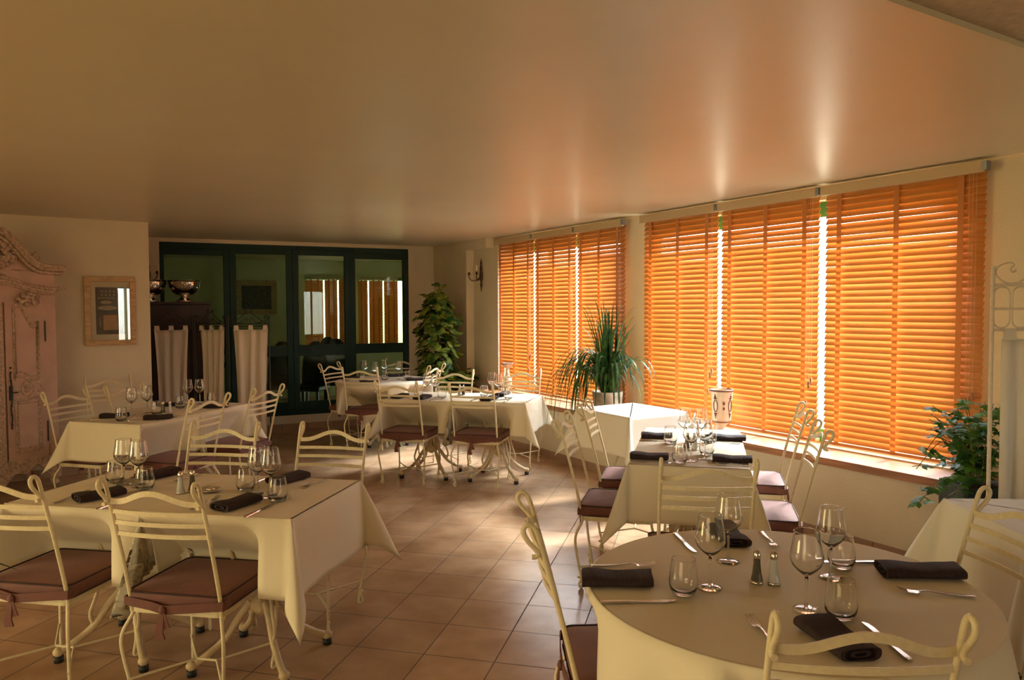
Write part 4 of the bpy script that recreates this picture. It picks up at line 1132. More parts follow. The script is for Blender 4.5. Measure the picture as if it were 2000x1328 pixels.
for k, da in enumerate((-0.62, 0.95)):
    a0_ = fa + da; b = MB()
    b.tube([on_urn(a0_+0.22*math.cos(t), 0.215+0.048*math.sin(t)) for t in [2*PI*i/24 for i in range(24)]], 0.0035, 6, closed=True)
    for (u, z, s_) in ((0, 0.29, 0.010), (0, 0.306, 0.006), (0, 0.275, 0.008), (0.13, 0.275, 0.006), (-0.13, 0.275, 0.006), (0, 0.150, 0.010), (0, 0.135, 0.008), (0, 0.120, 0.005), (0.10, 0.155, 0.006), (-0.10, 0.155, 0.006)):
        b.ball(on_urn(a0_+u, z), s_, 6, (1, 1, 1))
    b.build('wreath_ornament', M['motif'], r)
b = MB()
for z in (0.235, 0.195):
    p = [on_urn(fa+0.22, z+0.016), on_urn(fa+0.22+0.12, z), on_urn(fa+0.22, z-0.016), on_urn(fa+0.22-0.12, z)]
    nn = Vector((math.cos(fa+0.22), math.sin(fa+0.22), 0))*0.002
    b.add([q-nn for q in p]+[q+nn for q in p], [(0, 1, 2, 3), (7, 6, 5, 4), (0, 4, 5, 1), (1, 5, 6, 2), (2, 6, 7, 3), (3, 7, 4, 0)])
b.build('diamond_ornament', M['motif'], r)
# tall candle vase
r = thing('candle_vase', 'slender cream candle vase with a wide cup, on the ledge behind the middle table', 'vase', (-0.055, 8.80, 0.560))
b = MB(); b.lathe([(0.001, 0.0), (0.055, 0.0), (0.056, 0.01), (0.030, 0.03), (0.028, 0.06), (0.050, 0.10), (0.058, 0.14), (0.048, 0.18), (0.026, 0.21), (0.022, 0.235), (0.030, 0.245), (0.021, 0.255), (0.020, 0.285), (0.032, 0.305), (0.070, 0.345), (0.076, 0.360), (0.070, 0.358), (0.030, 0.318), (0.001, 0.31)], 28); b.build('body', M['ceramic'], r)
b = MB(); b.lathe([(0.077, 0.353), (0.0785, 0.361), (0.074, 0.3635)], 28); b.lathe([(0.0585, 0.135), (0.0595, 0.14), (0.0585, 0.145)], 28); b.build('painted_band', M['motif'], r)

# ================================================================ plants
def leafblade(b, pts, w, up=(0, 0, 1), fold=0.25):
    P = smoothpath(pts, 4); n = len(P); vs = []; prev = None
    for i, p in enumerate(P):
        t = (P[min(i+1, n-1)]-P[max(i-1, 0)]).normalized(); s_ = t.cross(Vector(up))
        if s_.length < 0.05: s_ = prev or t.cross(Vector((1, 0, 0)))
        s_.normalize(); prev = s_; nn = s_.cross(t)
        u = i/(n-1); ww = w*(min(1, (u+0.12)*3))*(1-u**2.6)+0.0004
        vs += [p - s_*ww + nn*ww*fold, p, p + s_*ww + nn*ww*fold]
    fs = []
    for i in range(n-1): fs += [(3*i, 3*i+1, 3*i+4, 3*i+3), (3*i+1, 3*i+2, 3*i+5, 3*i+4)]
    b.add(vs, fs, True)
def heartleaf(b, pos, dirv, nrm, L):
    d = Vector(dirv).normalized(); n_ = Vector(nrm); n_ = (n_ - d*n_.dot(d)).normalized(); s_ = d.cross(n_)
    o = [(0, 0), (0.10, 0.34), (0.05, 0.45), (0.28, 0.52), (0.55, 0.42), (0.80, 0.20), (1.0, 0.0)]
    mid = [(0.0, 0), (0.28, 0), (0.55, 0), (0.8, 0)]
    pts = [(0.0, 0.0)] + [(-0.12, 0.26), (0.02, 0.46), (0.28, 0.52), (0.55, 0.42), (0.80, 0.20)] + [(1.0, 0.0)]
    L_ = [pos + d*(x*L) + s_*(y*L) + n_*(-0.18*abs(y)*L - 0.10*x*x*L) for x, y in pts]
    R_ = [pos + d*(x*L) - s_*(y*L) + n_*(-0.18*abs(y)*L - 0.10*x*x*L) for x, y in pts[1:-1]]
    vs = L_ + R_   # 0 base,1..5 left, 6 tip, 7..11 right
    b.add(vs, [(0, 1, 2), (0, 2, 3), (0, 3, 4, 6), (4, 5, 6), (0, 8, 7), (0, 9, 8), (0, 6, 10, 9), (6, 11, 10)], True)
def lobedleaf(b, pos, dirv, nrm, L):
    d = Vector(dirv).normalized(); n_ = Vector(nrm); n_ = (n_ - d*n_.dot(d)).normalized(); s_ = d.cross(n_)
    for ang, q in ((0, 1.0), (0.95, 0.72), (-0.95, 0.72)):
        dd = d*math.cos(ang)+s_*math.sin(ang); ss = -d*math.sin(ang)+s_*math.cos(ang)
        pts = [(0, 0), (0.18, 0.10), (0.35, 0.27), (0.50, 0.20), (0.62, 0.26), (0.78, 0.12), (1.0, 0)]
        l_ = [pos + dd*(x*L*q) + ss*(y*L*q) + n_*(-0.15*y*L - 0.12*x*x*L) for x, y in pts]
        r_ = [pos + dd*(x*L*q) - ss*(y*L*q) + n_*(-0.15*y*L - 0.12*x*x*L) for x, y in pts[1:-1]]
        k = len(l_)
        b.add(l_+r_, [(0, 1, k), (1, 2, k+1, k), (2, 3, k+2, k+1), (3, 4, k+3, k+2), (4, 5, k+4, k+3), (5, 6, k+4)], True)
rp = random.Random(11)
# climbing pothos on a moss pole
r = thing('pothos_plant', 'tall climbing pothos with variegated heart-shaped leaves in the corner by the blinds', 'plant', (-0.93, 9.38, 0))
b = MB(); b.lathe([(0.001, 0.0), (0.13, 0.0), (0.165, 0.28), (0.17, 0.30), (0.155, 0.30), (0.15, 0.27), (0.001, 0.27)], 28); b.build('pot', M['potbeige'], r)
b = MB(); b.tube([(0, 0, 0.25), (0, 0, 1.72)], 0.035, 10); b.build('moss_pole', M['soil'], r)
b = MB()
for k in range(7):
    a = k*0.9; b.tube(smoothpath([(0.04*math.cos(a+z*3), 0.04*math.sin(a+z*3), z) for z in [0.27+0.2*i for i in range(7)]], 4), 0.005, 5)
b.tube(smoothpath([(0, 0, 1.6), (0.02, 0.0, 1.76), (0.03, -0.02, 1.86)], 4), 0.004, 5)
b.tube(smoothpath([(0, 0, 1.6), (-0.08, -0.02, 1.72), (-0.17, -0.05, 1.74)], 4), 0.004, 5)
b.build('stem', M['stem'], r)
b = MB()
for i in range(560):
    z = 0.45 + 1.32*rp.random()**0.9; env = 0.235 if z < 1.45 else 0.235*(1.80-z)/0.35+0.05
    if z < 0.75: env *= 0.85
    a = rp.uniform(0, 2*PI); rr = env*(0.35+0.65*math.sqrt(rp.random()))
    pos = Vector((rr*math.cos(a), rr*math.sin(a), z))
    out = Vector((math.cos(a+rp.uniform(-0.9, 0.9)), math.sin(a+rp.uniform(-0.9, 0.9)), rp.uniform(-1.3, 0.1)))
    heartleaf(b, pos, out, Vector((math.cos(a), math.sin(a), 0.9)), rp.uniform(0.075, 0.125))
for (x, y, z, s_) in ((0.03, -0.03, 1.87, 0.085), (0.06, -0.03, 1.84, 0.08), (-0.02, -0.03, 1.86, 0.07), (-0.18, -0.05, 1.75, 0.09), (-0.12, -0.06, 1.72, 0.08), (0.05, -0.05, 1.80, 0.07), (0.10, -0.05, 1.74, 0.09)):
    heartleaf(b, Vector((x, y, z)), Vector((rp.uniform(-1, 1), -0.5, rp.uniform(-0.4, 0.3))), Vector((0, -0.7, 0.7)), s_)
b.build('foliage', M['pothos'], r)
# low variegated plant beside it
r = thing('pothos_plant', 'low bushy pothos at the foot of the niche, left end of the ledge', 'plant', (-0.58, 9.56, 0.56))
b = MB(); b.lathe([(0.001, 0.0), (0.07, 0.0), (0.095, 0.10), (0.085, 0.10), (0.001, 0.09)], 20); b.build('pot', M['potdark'], r)
b = MB()
for i in range(130):
    a = rp.uniform(0, 2*PI); rr = 0.24*math.sqrt(rp.random()); pos = Vector((rr*math.cos(a)*1.1, rr*math.sin(a), 0.10+0.13*rp.random()*(1.2-rr*3))); pos -= Vector((N.x, N.y, 0))*max(0, pos.x*N.x+pos.y*N.y-0.0)
    heartleaf(b, pos, Vector((math.cos(a), math.sin(a), rp.uniform(-0.6, 0.3))), Vector((0.2*math.cos(a), 0.2*math.sin(a), 1)), rp.uniform(0.07, 0.11))
b.build('foliage', M['pothos'], r)
# strap-leaved plant in a stone pot on the ledge
r = thing('strap_leaf_plant', 'arching strap-leaved plant in a mottled pot before the cream pillar', 'plant', (0.917, 7.190, 0.560))
b = MB(); b.lathe([(0.001, 0.0), (0.12, 0.0), (0.132, 0.05), (0.145, 0.15), (0.148, 0.20), (0.135, 0.20), (0.13, 0.17), (0.001, 0.17)], 30); b.build('pot', M['potbeige'], r)
b = MB()
for i in range(165):
    a = rp.uniform(0, 2*PI); base = Vector((0.05*math.cos(a), 0.05*math.sin(a), 0.17))
    if i < 60:      # upright
        R_ = rp.uniform(0.05, 0.32); Hh = rp.uniform(0.40, 0.92)
        pts = [base, base+Vector((R_*0.25*math.cos(a), R_*0.25*math.sin(a), Hh*0.5)), base+Vector((R_*0.6*math.cos(a), R_*0.6*math.sin(a), Hh*0.85)), base+Vector((R_*math.cos(a), R_*math.sin(a), Hh))]
    else:           # arching over
        a = rp.uniform(2.2, 5.6) if rp.random() < 0.72 else a
        R_ = rp.uniform(0.22, 0.56); Hh = rp.uniform(0.22, 0.5); dr = rp.uniform(0.05, 0.75 if math.cos(a-3.69) > 0.3 else 0.3)
        c, s_ = math.cos(a), math.sin(a)
        pts = [base, base+Vector((R_*0.35*c, R_*0.35*s_, Hh*0.75)), base+Vector((R_*0.75*c, R_*0.75*s_, Hh*0.85)), base+Vector((R_*c, R_*s_, Hh*0.85-dr*0.5)), base+Vector((R_*1.08*c, R_*1.08*s_, Hh*0.8-dr))]
        # keep clear of the blinds behind
    pts = [Vector((p.x, p.y, p.z)) - Vector((N.x, N.y, 0))*max(0, (Vector((p.x, p.y, 0)).dot(Vector((N.x, N.y, 0)))-0.11)) for p in pts]
    for p in pts:      # stay above the ledge until past its front edge
        if p.x*N.x+p.y*N.y > -0.215: p.z = max(p.z, 0.035)
    leafblade(b, pts, rp.uniform(0.008, 0.0145), up=(0.05, 0.02, 1))
b.build('foliage', M['strap'], r)
# grape ivy in a dark planter at the end of the ledge
r = thing('ivy_plant', 'trailing grape ivy in a tall dark planter at the right end of the ledge', 'plant', (2.462, 3.950, 0))
b = MB(); b.prism([(x, y) for x, y in rrect(0.13, 0.13, 0.02, 3)], 0.0, 0.62); b.build('planter', M['potdark'], r)
b = MB(); b.prism([(x, y) for x, y in rrect(0.115, 0.115, 0.02, 3)], 0.62, 0.628); b.build('soil', M['soil'], r)
b = MB(); lf = MB()
stems = []
for i in range(26):
    a = rp.uniform(0, 2*PI); R_ = rp.uniform(0.08, 0.27); Hh = rp.uniform(0.08, 0.46)
    stems.append([(0.03*math.cos(a), 0.03*math.sin(a), 0.62), (R_*0.5*math.cos(a), R_*0.5*math.sin(a), 0.62+Hh*0.7), (R_*math.cos(a), R_*math.sin(a), 0.62+Hh)])
for (tx, ty, tz, mz) in ((-0.30, -0.05, 0.80, 0.92), (-0.33, -0.02, 0.70, 0.85), (-0.26, -0.10, 0.88, 0.9), (0.10, -0.05, 1.06, 0.9), (0.05, 0.05, 1.0, 0.85), (-0.12, -0.02, 1.02, 0.9)):
    stems.append([(0, 0, 0.62), (tx*0.5, ty*0.5, mz), (tx, ty, tz)])
stems.append([(-0.02, -0.06, 0.62), (-0.14, -0.12, 0.66), (-0.19, -0.14, 0.55), (-0.20, -0.15, 0.42), (-0.21, -0.15, 0.30)])
stems.append([(-0.02, -0.06, 0.62), (-0.18, -0.10, 0.68), (-0.30, -0.12, 0.62), (-0.36, -0.12, 0.55)])
for st in stems:
    P = smoothpath(st, 6); b.tube(P, 0.0022, 5)
    for k in range(3, len(P), 2):
        p = P[k]; a = rp.uniform(0, 2*PI)
        for _ in range(2):
            a += 2.2; dv = Vector((math.cos(a), math.sin(a), rp.uniform(-0.6, 0.3)))
            lobedleaf(lf, p + dv*0.012, dv, Vector((0, -0.25, 1)), rp.uniform(0.045, 0.075))
b.build('stem', M['stem'], r); lf.build('foliage', M['ivy'], r)
# plant just outside the frame at the left whose leaf tips reach in
r = thing('strap_leaf_plant', 'green leaf tips entering the picture at the lower left edge', 'plant', (-1.20, 1.22, 0))
b = MB(); b.lathe([(0.001, 0.0), (0.13, 0.0), (0.17, 0.55), (0.155, 0.55), (0.001, 0.5)], 24); b.build('pot', M['potdark'], r)
b = MB()
for i, (tx, ty, tz) in enumerate(((0.345, 0.06, 1.108), (0.34, 0.03, 1.076), (0.30, 0.07, 1.03), (0.2, -0.2, 1.2), (-0.2, 0.2, 1.2), (-0.3, -0.1, 1.1), (0.0, 0.3, 1.1), (-0.1, -0.3, 1.15), (0.1, 0.1, 1.25))):
    leafblade(b, [(0.02, 0.0, 0.5), (tx*0.25, ty*0.3, 0.92), (tx*0.6, ty*0.6, tz+0.03), (tx, ty, tz)], 0.009)
b.build('foliage', M['strap'], r)

# ================================================================ armoire
ang = math.atan2(0.93, 0.37)            # its front runs this way; local +x along the front towards the far end, local -y faces the room
AR = Vector((-4.07, 6.70)); aw = 1.06
ux = Vector((math.cos(ang), math.sin(ang)))
ao = AR - ux*aw
arm = thing('armoire', 'large pink-cream carved wooden armoire with arched cornice, cut by the left edge', 'armoire', (ao.x, ao.y, 0), ang)
def acornice(x):        # height of the arched top along x (0..aw)
    u = abs(x-aw/2)/(aw/2)
    return 1.93 + 0.29*(0.5+0.5*math.cos(PI*min(1, u/0.80)))**1.25 - 0.0*u
# the front faces -y in local axes when +x runs to the far end: the room lies to the right of that heading
b = MB(); b.box((aw/2, 0.21, 1.06), (aw, 0.40, 1.68))
b.prism([(0, 0.02), (aw, 0.02), (aw, 0.41), (0, 0.41)], 1.89, 1.91)
n = 30; fr = [(aw*i/n, acornice(aw*i/n)-0.03) for i in range(n+1)]
vs = [(x, 0.02, z) for x, z in fr] + [(x, 0.41, z) for x, z in fr] + [(x, 0.02, 1.85) for x, z in fr] + [(x, 0.41, 1.85) for x, z in fr]; k = n+1
b.add(vs, [(i, i+1, k+i+1, k+i) for i in range(n)] + [(2*k+i, 2*k+i+1, i+1, i) for i in range(n)] + [(k+i, k+i+1, 3*k+i+1, 3*k+i) for i in range(n)])
b.build('body', M['armoire'], arm)
b = MB()
for dz, dy, rr in ((0.0, -0.045, 0.026), (-0.035, -0.015, 0.018), (0.018, -0.06, 0.016)):
    b.tube([(x*1.0 + (0.05 if x > aw/2 else -0.05)*abs(2*x/aw-1)**4, dy, acornice(x)+dz) for x in [aw*i/40 for i in range(41)]], rr, 8)
    b.tube([(aw+0.05, dy, acornice(aw)+dz), (aw+0.05, 0.36, acornice(aw)+dz)], rr, 8)
for i in range(46):
    x = aw*(i+0.5)/46; b.ball((x, -0.066, acornice(x)+0.004), 0.017, 6, (1.2, 0.7, 0.8))
b.build('cornice', M['patina'], arm)
# lower moulding of the frieze, curved the same way
b = MB()
for dz, rr in ((0, 0.017), (0.026, 0.012), (-0.022, 0.010)):
    b.tube([(x, -0.008, 1.73+dz+0.085*(0.5+0.5*math.cos(PI*min(1, abs(2*x/aw-1)/0.85)))) for x in [aw*i/40 for i in range(41)]], rr, 8)
b.build('frieze_moulding', M['patina'], arm)
# carved cartouche and garlands
ra = random.Random(5)
def cluster(cx, cz, w, h, n_, s0, s1, y=0.0):
    b = MB()
    for _ in range(n_):
        a = ra.uniform(0, 2*PI); q = math.sqrt(ra.random()); b.ball((cx+w*q*math.cos(a), y-0.005*(1-q)-0.004, cz+h*q*math.sin(a)), ra.uniform(s0, s1), 6, (1.25, 0.7, 0.85))
    b.build('carving', M['patina'], arm)
cluster(aw/2, 2.02, 0.17, 0.12, 90, 0.012, 0.028)
cluster(aw/2, 1.83, 0.10, 0.05, 30, 0.010, 0.02)
for sgn in (-1, 1):
    cluster(aw/2+sgn*0.27, 1.66, 0.10, 0.055, 45, 0.010, 0.020, -0.02)
    cluster(aw/2+sgn*0.33, 1.76, 0.17, 0.028, 40, 0.006, 0.012)
    cluster(aw/2+sgn*0.58, 1.75, 0.05, 0.03, 16, 0.005, 0.010)
    cluster(aw/2+sgn*0.36, 2.03, 0.035, 0.035, 14, 0.014, 0.024)
cluster(aw/2, 0.25, 0.16, 0.05, 40, 0.008, 0.018)
def adoor(x0, x1, mirror):
    w = x1-x0; cx = (x0+x1)/2
    b = MB(); b.box((cx, 0.005, 0.95), (w-0.012, 0.03, 1.36)); d = b.build('door', M['armoire'], arm)
    b = MB(); xi0, xi1 = x0+0.075, x1-0.075
    def X(u): return xi1-(xi1-xi0)*u if mirror else xi0+(xi1-xi0)*u
    def wav(u, z0, a): return z0 + a*math.sin(u*2*PI)*-1
    def frame(ztop, zbot, at, ab, inset, rr):
        P = [(X(u), -0.012, ztop-inset + at*(math.cos(PI*u)*0.5) + at*0.35*math.sin(2*PI*u)) for u in [inset*2+(1-inset*4)*i/14 for i in range(15)]]
        Q = [(X(u), -0.012, zbot+inset + ab*(math.sin(2*PI*u))) for u in [inset*2+(1-inset*4)*i/14 for i in range(15)]]
        b.tube(P+Q[::-1], rr, 6, closed=True)
    for inset, rr in ((0, 0.010), (0.03, 0.006)):
        frame(1.53, 0.985, 0.12, 0.022, inset, rr)
        frame(0.80, 0.355, 0.0, 0.0, inset, rr)
    b.tube([(X(i/14), -0.013, 0.975+0.022*math.sin(2*PI*i/14)) for i in range(15)], 0.009, 6)
    b.tube([(X(i/14), -0.013, 0.800-0.026*math.sin(2*PI*i/14)) for i in range(15)], 0.011, 6)
    b.build('panel_moulding', M['groove'] if False else M['patina'], d)
    b = MB()
    b.tube([(cx+0.055*math.cos(2*PI*i/20), -0.014, 0.892+0.062*math.sin(2*PI*i/20)) for i in range(20)], 0.006, 6, closed=True)
    for i in range(40):
        a = ra.uniform(0, 2*PI); q = ra.uniform(0.2, 1.0); b.ball((cx+0.042*q*math.cos(a), -0.012, 0.892+0.048*q*math.sin(a)), ra.uniform(0.004, 0.010), 6, (1, 0.6, 1))
    for sg in (-1, 1):
        for i in range(14): b.ball((cx+sg*ra.uniform(0.075, 0.17), -0.011, 0.888+ra.uniform(-0.045, 0.045)), ra.uniform(0.005, 0.010), 6, (1.4, 0.5, 0.8))
    b.build('rosette', M['patina'], d)
    b = MB(); xe = x0+0.035 if not mirror else x1-0.035
    b.tube([(xe, -0.018, 0.98-0.42+0.03*i) for i in range(2)] + [(xe+0.004*math.sin(i*1.3), -0.02, 0.62+0.03*i) for i in range(15)], 0.006, 6)
    b.box((xe, -0.018, 0.865), (0.026, 0.012, 0.12)); b.tube([(xe, -0.02, 0.87), (xe+0.035, -0.05, 0.87)], 0.005, 6)
    for z in (0.60, 0.68, 0.76, 0.97, 1.04, 1.08): b.ball((xe, -0.02, z), 0.010, 6)
    b.build('lock_plate', M['blackiron'], d)
    b = MB()
    xh = x1-0.01 if not mirror else x0+0.01
    for z in (1.38, 0.50): b.tube([(xh, -0.016, z-0.09), (xh, -0.016, z+0.09)], 0.006, 6)
    b.build('hinge', M['blackiron'], d)
    return d
adoor(0.11, aw/2-0.055, True); adoor(aw/2+0.055, aw-0.11, False)
b = MB(); b.box((aw/2, -0.002, 0.95), (0.075, 0.04, 1.36))
for i in range(60): b.ball((aw/2+ra.uniform(-0.02, 0.02), -0.022, 0.30+i*0.0217), ra.uniform(0.006, 0.012), 6, (1, 0.5, 1))
b.build('centre_stile', M['patina'], arm)
# scalloped apron and curled feet
b = MB(); n = 60; xs = [aw*i/n for i in range(n+1)]
def apron(x): u = abs(2*x/aw-1); return 0.155 - 0.045*math.cos(u*PI*2.0) - 0.03*math.cos(u*PI*5) - (0.06 if u > 0.92 else 0)
vs = [(x, -0.012, 0.285) for x in xs] + [(x, -0.012, apron(x)) for x in xs] + [(x, 0.03, 0.285) for x in xs] + [(x, 0.03, apron(x)) for x in xs]; k = n+1
b.add(vs, [(i, k+i, k+i+1, i+1) for i in range(n)] + [(2*k+i, 2*k+i+1, 3*k+i+1, 3*k+i) for i in range(n)] + [(k+i, 3*k+i, 3*k+i+1, k+i+1) for i in range(n)])
for i in range(30): b.ball((aw*(i+0.5)/30, -0.014, 0.225+0.02*math.sin(i*1.1)), ra.uniform(0.006, 0.014), 6, (1.5, 0.5, 0.8))
b.build('apron', M['patina'], arm)
for x in (0.05, aw-0.05):
    for y in (0.02, 0.37):
        b = MB(); b.tube(smoothpath([(x, y, 0.25), (x, y-0.01, 0.16), (x, y+0.005, 0.08), (x, y-0.015, 0.03)], 5), 0.032, 10, scales=None); b.ball((x, y-0.02, 0.03), 0.033, 8, (1, 1.1, 0.9))
        b.build('leg', M['patina'], arm)

# ================================================================ framed print on the left wall
LWn = Vector((0.597, -0.802)); LWr = math.atan2(-LD.y, -LD.x)        # local +x runs towards the corner, local -y into the room
pl = Vector((-4.085, 7.163)); 
r = thing('framed_print', 'small ochre-framed kitchen still life hanging on the left wall', 'picture', (pl.x, pl.y, 0), LWr)
pw_, z0, z1 = 0.444, 1.222, 1.888
b = MB(); f_ = 0.05; cy_ = -0.018
for (cx, cz, sx_, sz_) in ((pw_/2, z1-f_/2, pw_, f_), (pw_/2, z0+f_/2, pw_, f_), (f_/2, (z0+z1)/2, f_, z1-z0-2*f_), (pw_-f_/2, (z0+z1)/2, f_, z1-z0-2*f_)): b.box((cx, cy_, cz), (sx_, 0.03, sz_))
bevel(b.build('frame', M['ash'], r), 0.006, 3)
b = MB(); b.box((pw_/2, -0.010, (z0+z1)/2), (pw_-2*f_+0.01, 0.006, z1-z0-2*f_+0.01)); b.build('mount', M['mount'], r)
x0, x1, y0, y1 = 0.098, pw_-0.098, z0+0.105, z1-0.105; yy = -0.0138
b = MB(); b.box(((x0+x1)/2, yy, (y0+y1)/2), (x1-x0, 0.0016, y1-y0)); pr_ = b.build('print', M['printbrown'], r)
b = MB(); b.box((x0+0.125, yy-0.0012, y0+0.115), (0.125, 0.0012, 0.145)); b.build('painted_board', M['printochre'], pr_)
b = MB()
for (cx, cz, rx, rz_) in ((x0+0.10, y1-0.20, 0.085, 0.022), (x0+0.09, y1-0.145, 0.05, 0.018)):
    b.prism([(0, 0)]*0 + [(cx+rx*math.cos(2*PI*i/20), cz+rz_*math.sin(2*PI*i/20)) for i in range(20)], 0, 0.001) if False else b.add([(cx+rx*math.cos(2*PI*i/20), yy-0.0016, cz+rz_*math.sin(2*PI*i/20)) for i in range(20)], [tuple(range(20))])
b.box((x0+0.09, yy-0.0012, y1-0.105), (0.15, 0.001, 0.008))
for i in range(4):
    for dz in (0.04, 0.075): b.box((x0+0.055+0.035*i, yy-0.0012, y1-dz), (0.012, 0.001, 0.018))
for cx in (x0+0.035, x1-0.03): b.box((cx, yy-0.0012, y0+0.12), (0.006, 0.001, 0.10))
b.build('painted_crockery', M['printcream'], pr_)
b = MB(); b.box((pw_/2, -0.020, (z0+z1)/2), (pw_-2*f_+0.004, 0.002, z1-z0-2*f_+0.004)); b.build('glass', M['picglass'], r)

# ================================================================ wall sconces
def sconce(x, y, z, rz, label, h=0.43, sc_=1.0):
    r = thing('wall_sconce', label, 'wall lamp', (x, y, z), rz, 'two-armed antique wall sconces'); r.scale = (sc_, sc_, sc_)
    b = MB(); H2 = h/2
    b.lathe([(0.001, -H2), (0.006, -H2+0.01), (0.010, -H2+0.05), (0.022, -H2+0.09), (0.014, -H2+0.12), (0.030, -0.05), (0.034, 0.0), (0.022, 0.05), (0.026, 0.09), (0.016, 0.13), (0.020, 0.15), (0.008, H2-0.03), (0.001, H2)], 14, T=Matrix.Diagonal((1, 0.6, 1, 1)))
    b.build('backplate', M['brass'], r)
    for s_ in (-1, 1):
        b = MB(); b.tube(smoothpath([(0, -0.015, -0.03), (s_*0.03, -0.06, -0.07), (s_*0.07, -0.10, -0.07), (s_*0.10, -0.12, -0.03), (s_*0.10, -0.12, 0.0)], 6), 0.006, 7)
        b.lathe([(0.001, 0.0), (0.024, 0.004), (0.026, 0.010), (0.012, 0.012), (0.013, 0.035), (0.001, 0.036)], 12, c=(s_*0.10, -0.12, 0))
        a_ = b.build('arm', M['brass'], r)
        b = MB(); b.lathe([(0.001, 0.036), (0.010, 0.036), (0.010, 0.085), (0.009, 0.10), (0.003, 0.118), (0.001, 0.122)], 10, c=(s_*0.10, -0.12, 0)); b.build('candle', M['candle'], a_)
p = wp(-1.80, 0.288); sconce(p.x, p.y, 1.99, WROT, 'antique two-candle wall sconce in the niche left of the blinds')
q = pw(-1.42, -0.012); sconce(q.x, q.y, 1.99, PROT, 'antique two-candle wall sconce above the dark cabinet, half hidden by the wall corner')

# ================================================================ dark cabinet with two footed bowls
q = pw(-1.62, -0.43)
cab = thing('dark_cabinet', 'tall dark mahogany cabinet standing behind the curtained folding screen', 'cabinet', (q.x, q.y, 0), PROT)
cw, cd, chh = 0.86, 0.40, 1.655
b = MB(); b.box((cw/2, cd/2, chh/2+0.02), (cw, cd, chh-0.10)); b.box((cw/2, cd/2, chh-0.015), (cw+0.03, cd+0.03, 0.03)); b.box((cw/2, cd/2, 0.035), (cw-0.03, cd-0.03, 0.07)); bevel(b.build('body', M['mahogany'], cab), 0.004)
for k in range(2):
    b = MB(); cx = cw*(0.25+0.5*k); b.box((cx, -0.008, 0.72), (cw/2-0.03, 0.018, 1.26)); d = b.build('door', M['mahogany'], cab); bevel(d, 0.003)
    b = MB()
    for (ax, az, bx_, bz) in ((cx-0.13, 0.2, cx+0.13, 0.2), (cx-0.13, 1.24, cx+0.13, 1.24), (cx-0.13, 0.2, cx-0.13, 1.24), (cx+0.13, 0.2, cx+0.13, 1.24)): b.tube([(ax, -0.018, az), (bx_, -0.018, bz)], 0.007, 6)
    b.build('panel_moulding', M['mahogany'], d)
    b = MB(); b.ball((cx+(0.16 if k == 0 else -0.16), -0.03, 0.80), 0.012, 8); b.build('knob', M['brass'], d)
b = MB(); b.box((cw/2, -0.006, 1.49), (cw-0.04, 0.014, 0.20)); b.build('drawer', M['mahogany'], cab)
def bowl(t, off, R, hgt, label):
    q = pw(t, off)
    r = thing('footed_bowl', label, 'bowl', (q.x, q.y, chh), 0, 'footed silver bowls on the dark cabinet')
    b = MB(); pf = [(0.30, 0.30), (0.55, 0.36), (0.80, 0.50), (0.93, 0.68), (0.98, 0.90), (1.0, 1.0)]
    b.lathe([(0.001, hgt*0.285)] + [(R*a, hgt*z) for a, z in pf] + [(R*1.03, hgt*1.0), (R*1.03, hgt*1.015), (R*0.985, hgt*1.01)] + [(R*(a-0.03), hgt*(z+0.02)) for a, z in pf[::-1][1:]] + [(0.001, hgt*0.31)], 40); b.build('bowl', M['chrome'], r)
    b = MB(); b.lathe([(0.001, 0.0), (R*0.55, 0.0), (R*0.56, hgt*0.05), (R*0.50, hgt*0.09), (R*0.38, hgt*0.12), (R*0.34, hgt*0.18), (R*0.24, hgt*0.21), (R*0.22, hgt*0.25), (R*0.33, hgt*0.285), (0.001, hgt*0.29)], 32); b.build('foot', M['chrome'], r)
bowl(-1.03, -0.23, 0.182, 0.255, 'polished footed silver bowl on the dark cabinet, the right one')
bowl(-1.40, -0.23, 0.180, 0.255, 'polished footed silver bowl on the dark cabinet, the left one by the wall corner')

# ================================================================ folding screens
def curtain(parent, x0, x1, ztop, zbot, m, tabs=3, seed=1, wav=5, taper=0.03, y=0.0, name='curtain'):
    b = MB(); nu, nv = 44, 14; rr = random.Random(seed); ph = rr.uniform(0, 6)
    def f(u, v):
        z = ztop + (zbot-ztop)*v
        t_ = taper*math.sin(min(1, v*1.4)*PI/2)
        xx = x0 + t_ + (x1-x0-2*t_)*u
        edge = 0.02*math.cos(u*PI*2*tabs/1.0)*0
        yy_ = y + (0.010+0.010*v)*math.sin(u*wav*2*PI+ph+0.6*math.sin(v*3)) + 0.004*math.sin(u*31+v*4)
        # scalloped top between the tabs
        if v == 0: z -= 0.018*(abs(math.sin(PI*tabs*u+PI/2*(tabs % 2 == 0)*0))**0.7) if False else 0
        return Vector((xx, yy_, z))
    b.grid(f, nu, nv)
    # hanging tabs
    for k in range(tabs):
        cx = x0 + (x1-x0)*(0.5+(k-(tabs-1)/2)*0.84/(max(1, tabs-1))) if tabs > 1 else (x0+x1)/2
        hw = 0.024
        vs = []
        for (z, w_) in ((ztop-0.004, hw*1.35), (ztop+0.012, hw), (ztop+0.042, hw), (ztop+0.050, hw)):
            for s_ in (-1, 1): vs.append((cx+s_*w_, y-0.012, z))
        for (z, w_) in ((ztop+0.050, hw), (ztop-0.004, hw)):
            for s_ in (-1, 1): vs.append((cx+s_*w_, y+0.012, z))
        b.add(vs, [(0, 1, 3, 2), (2, 3, 5, 4), (4, 5, 7, 6), (6, 7, 9, 8), (8, 9, 11, 10)])
    o = b.build(name, m, parent); solid(o, 0.0015); return o
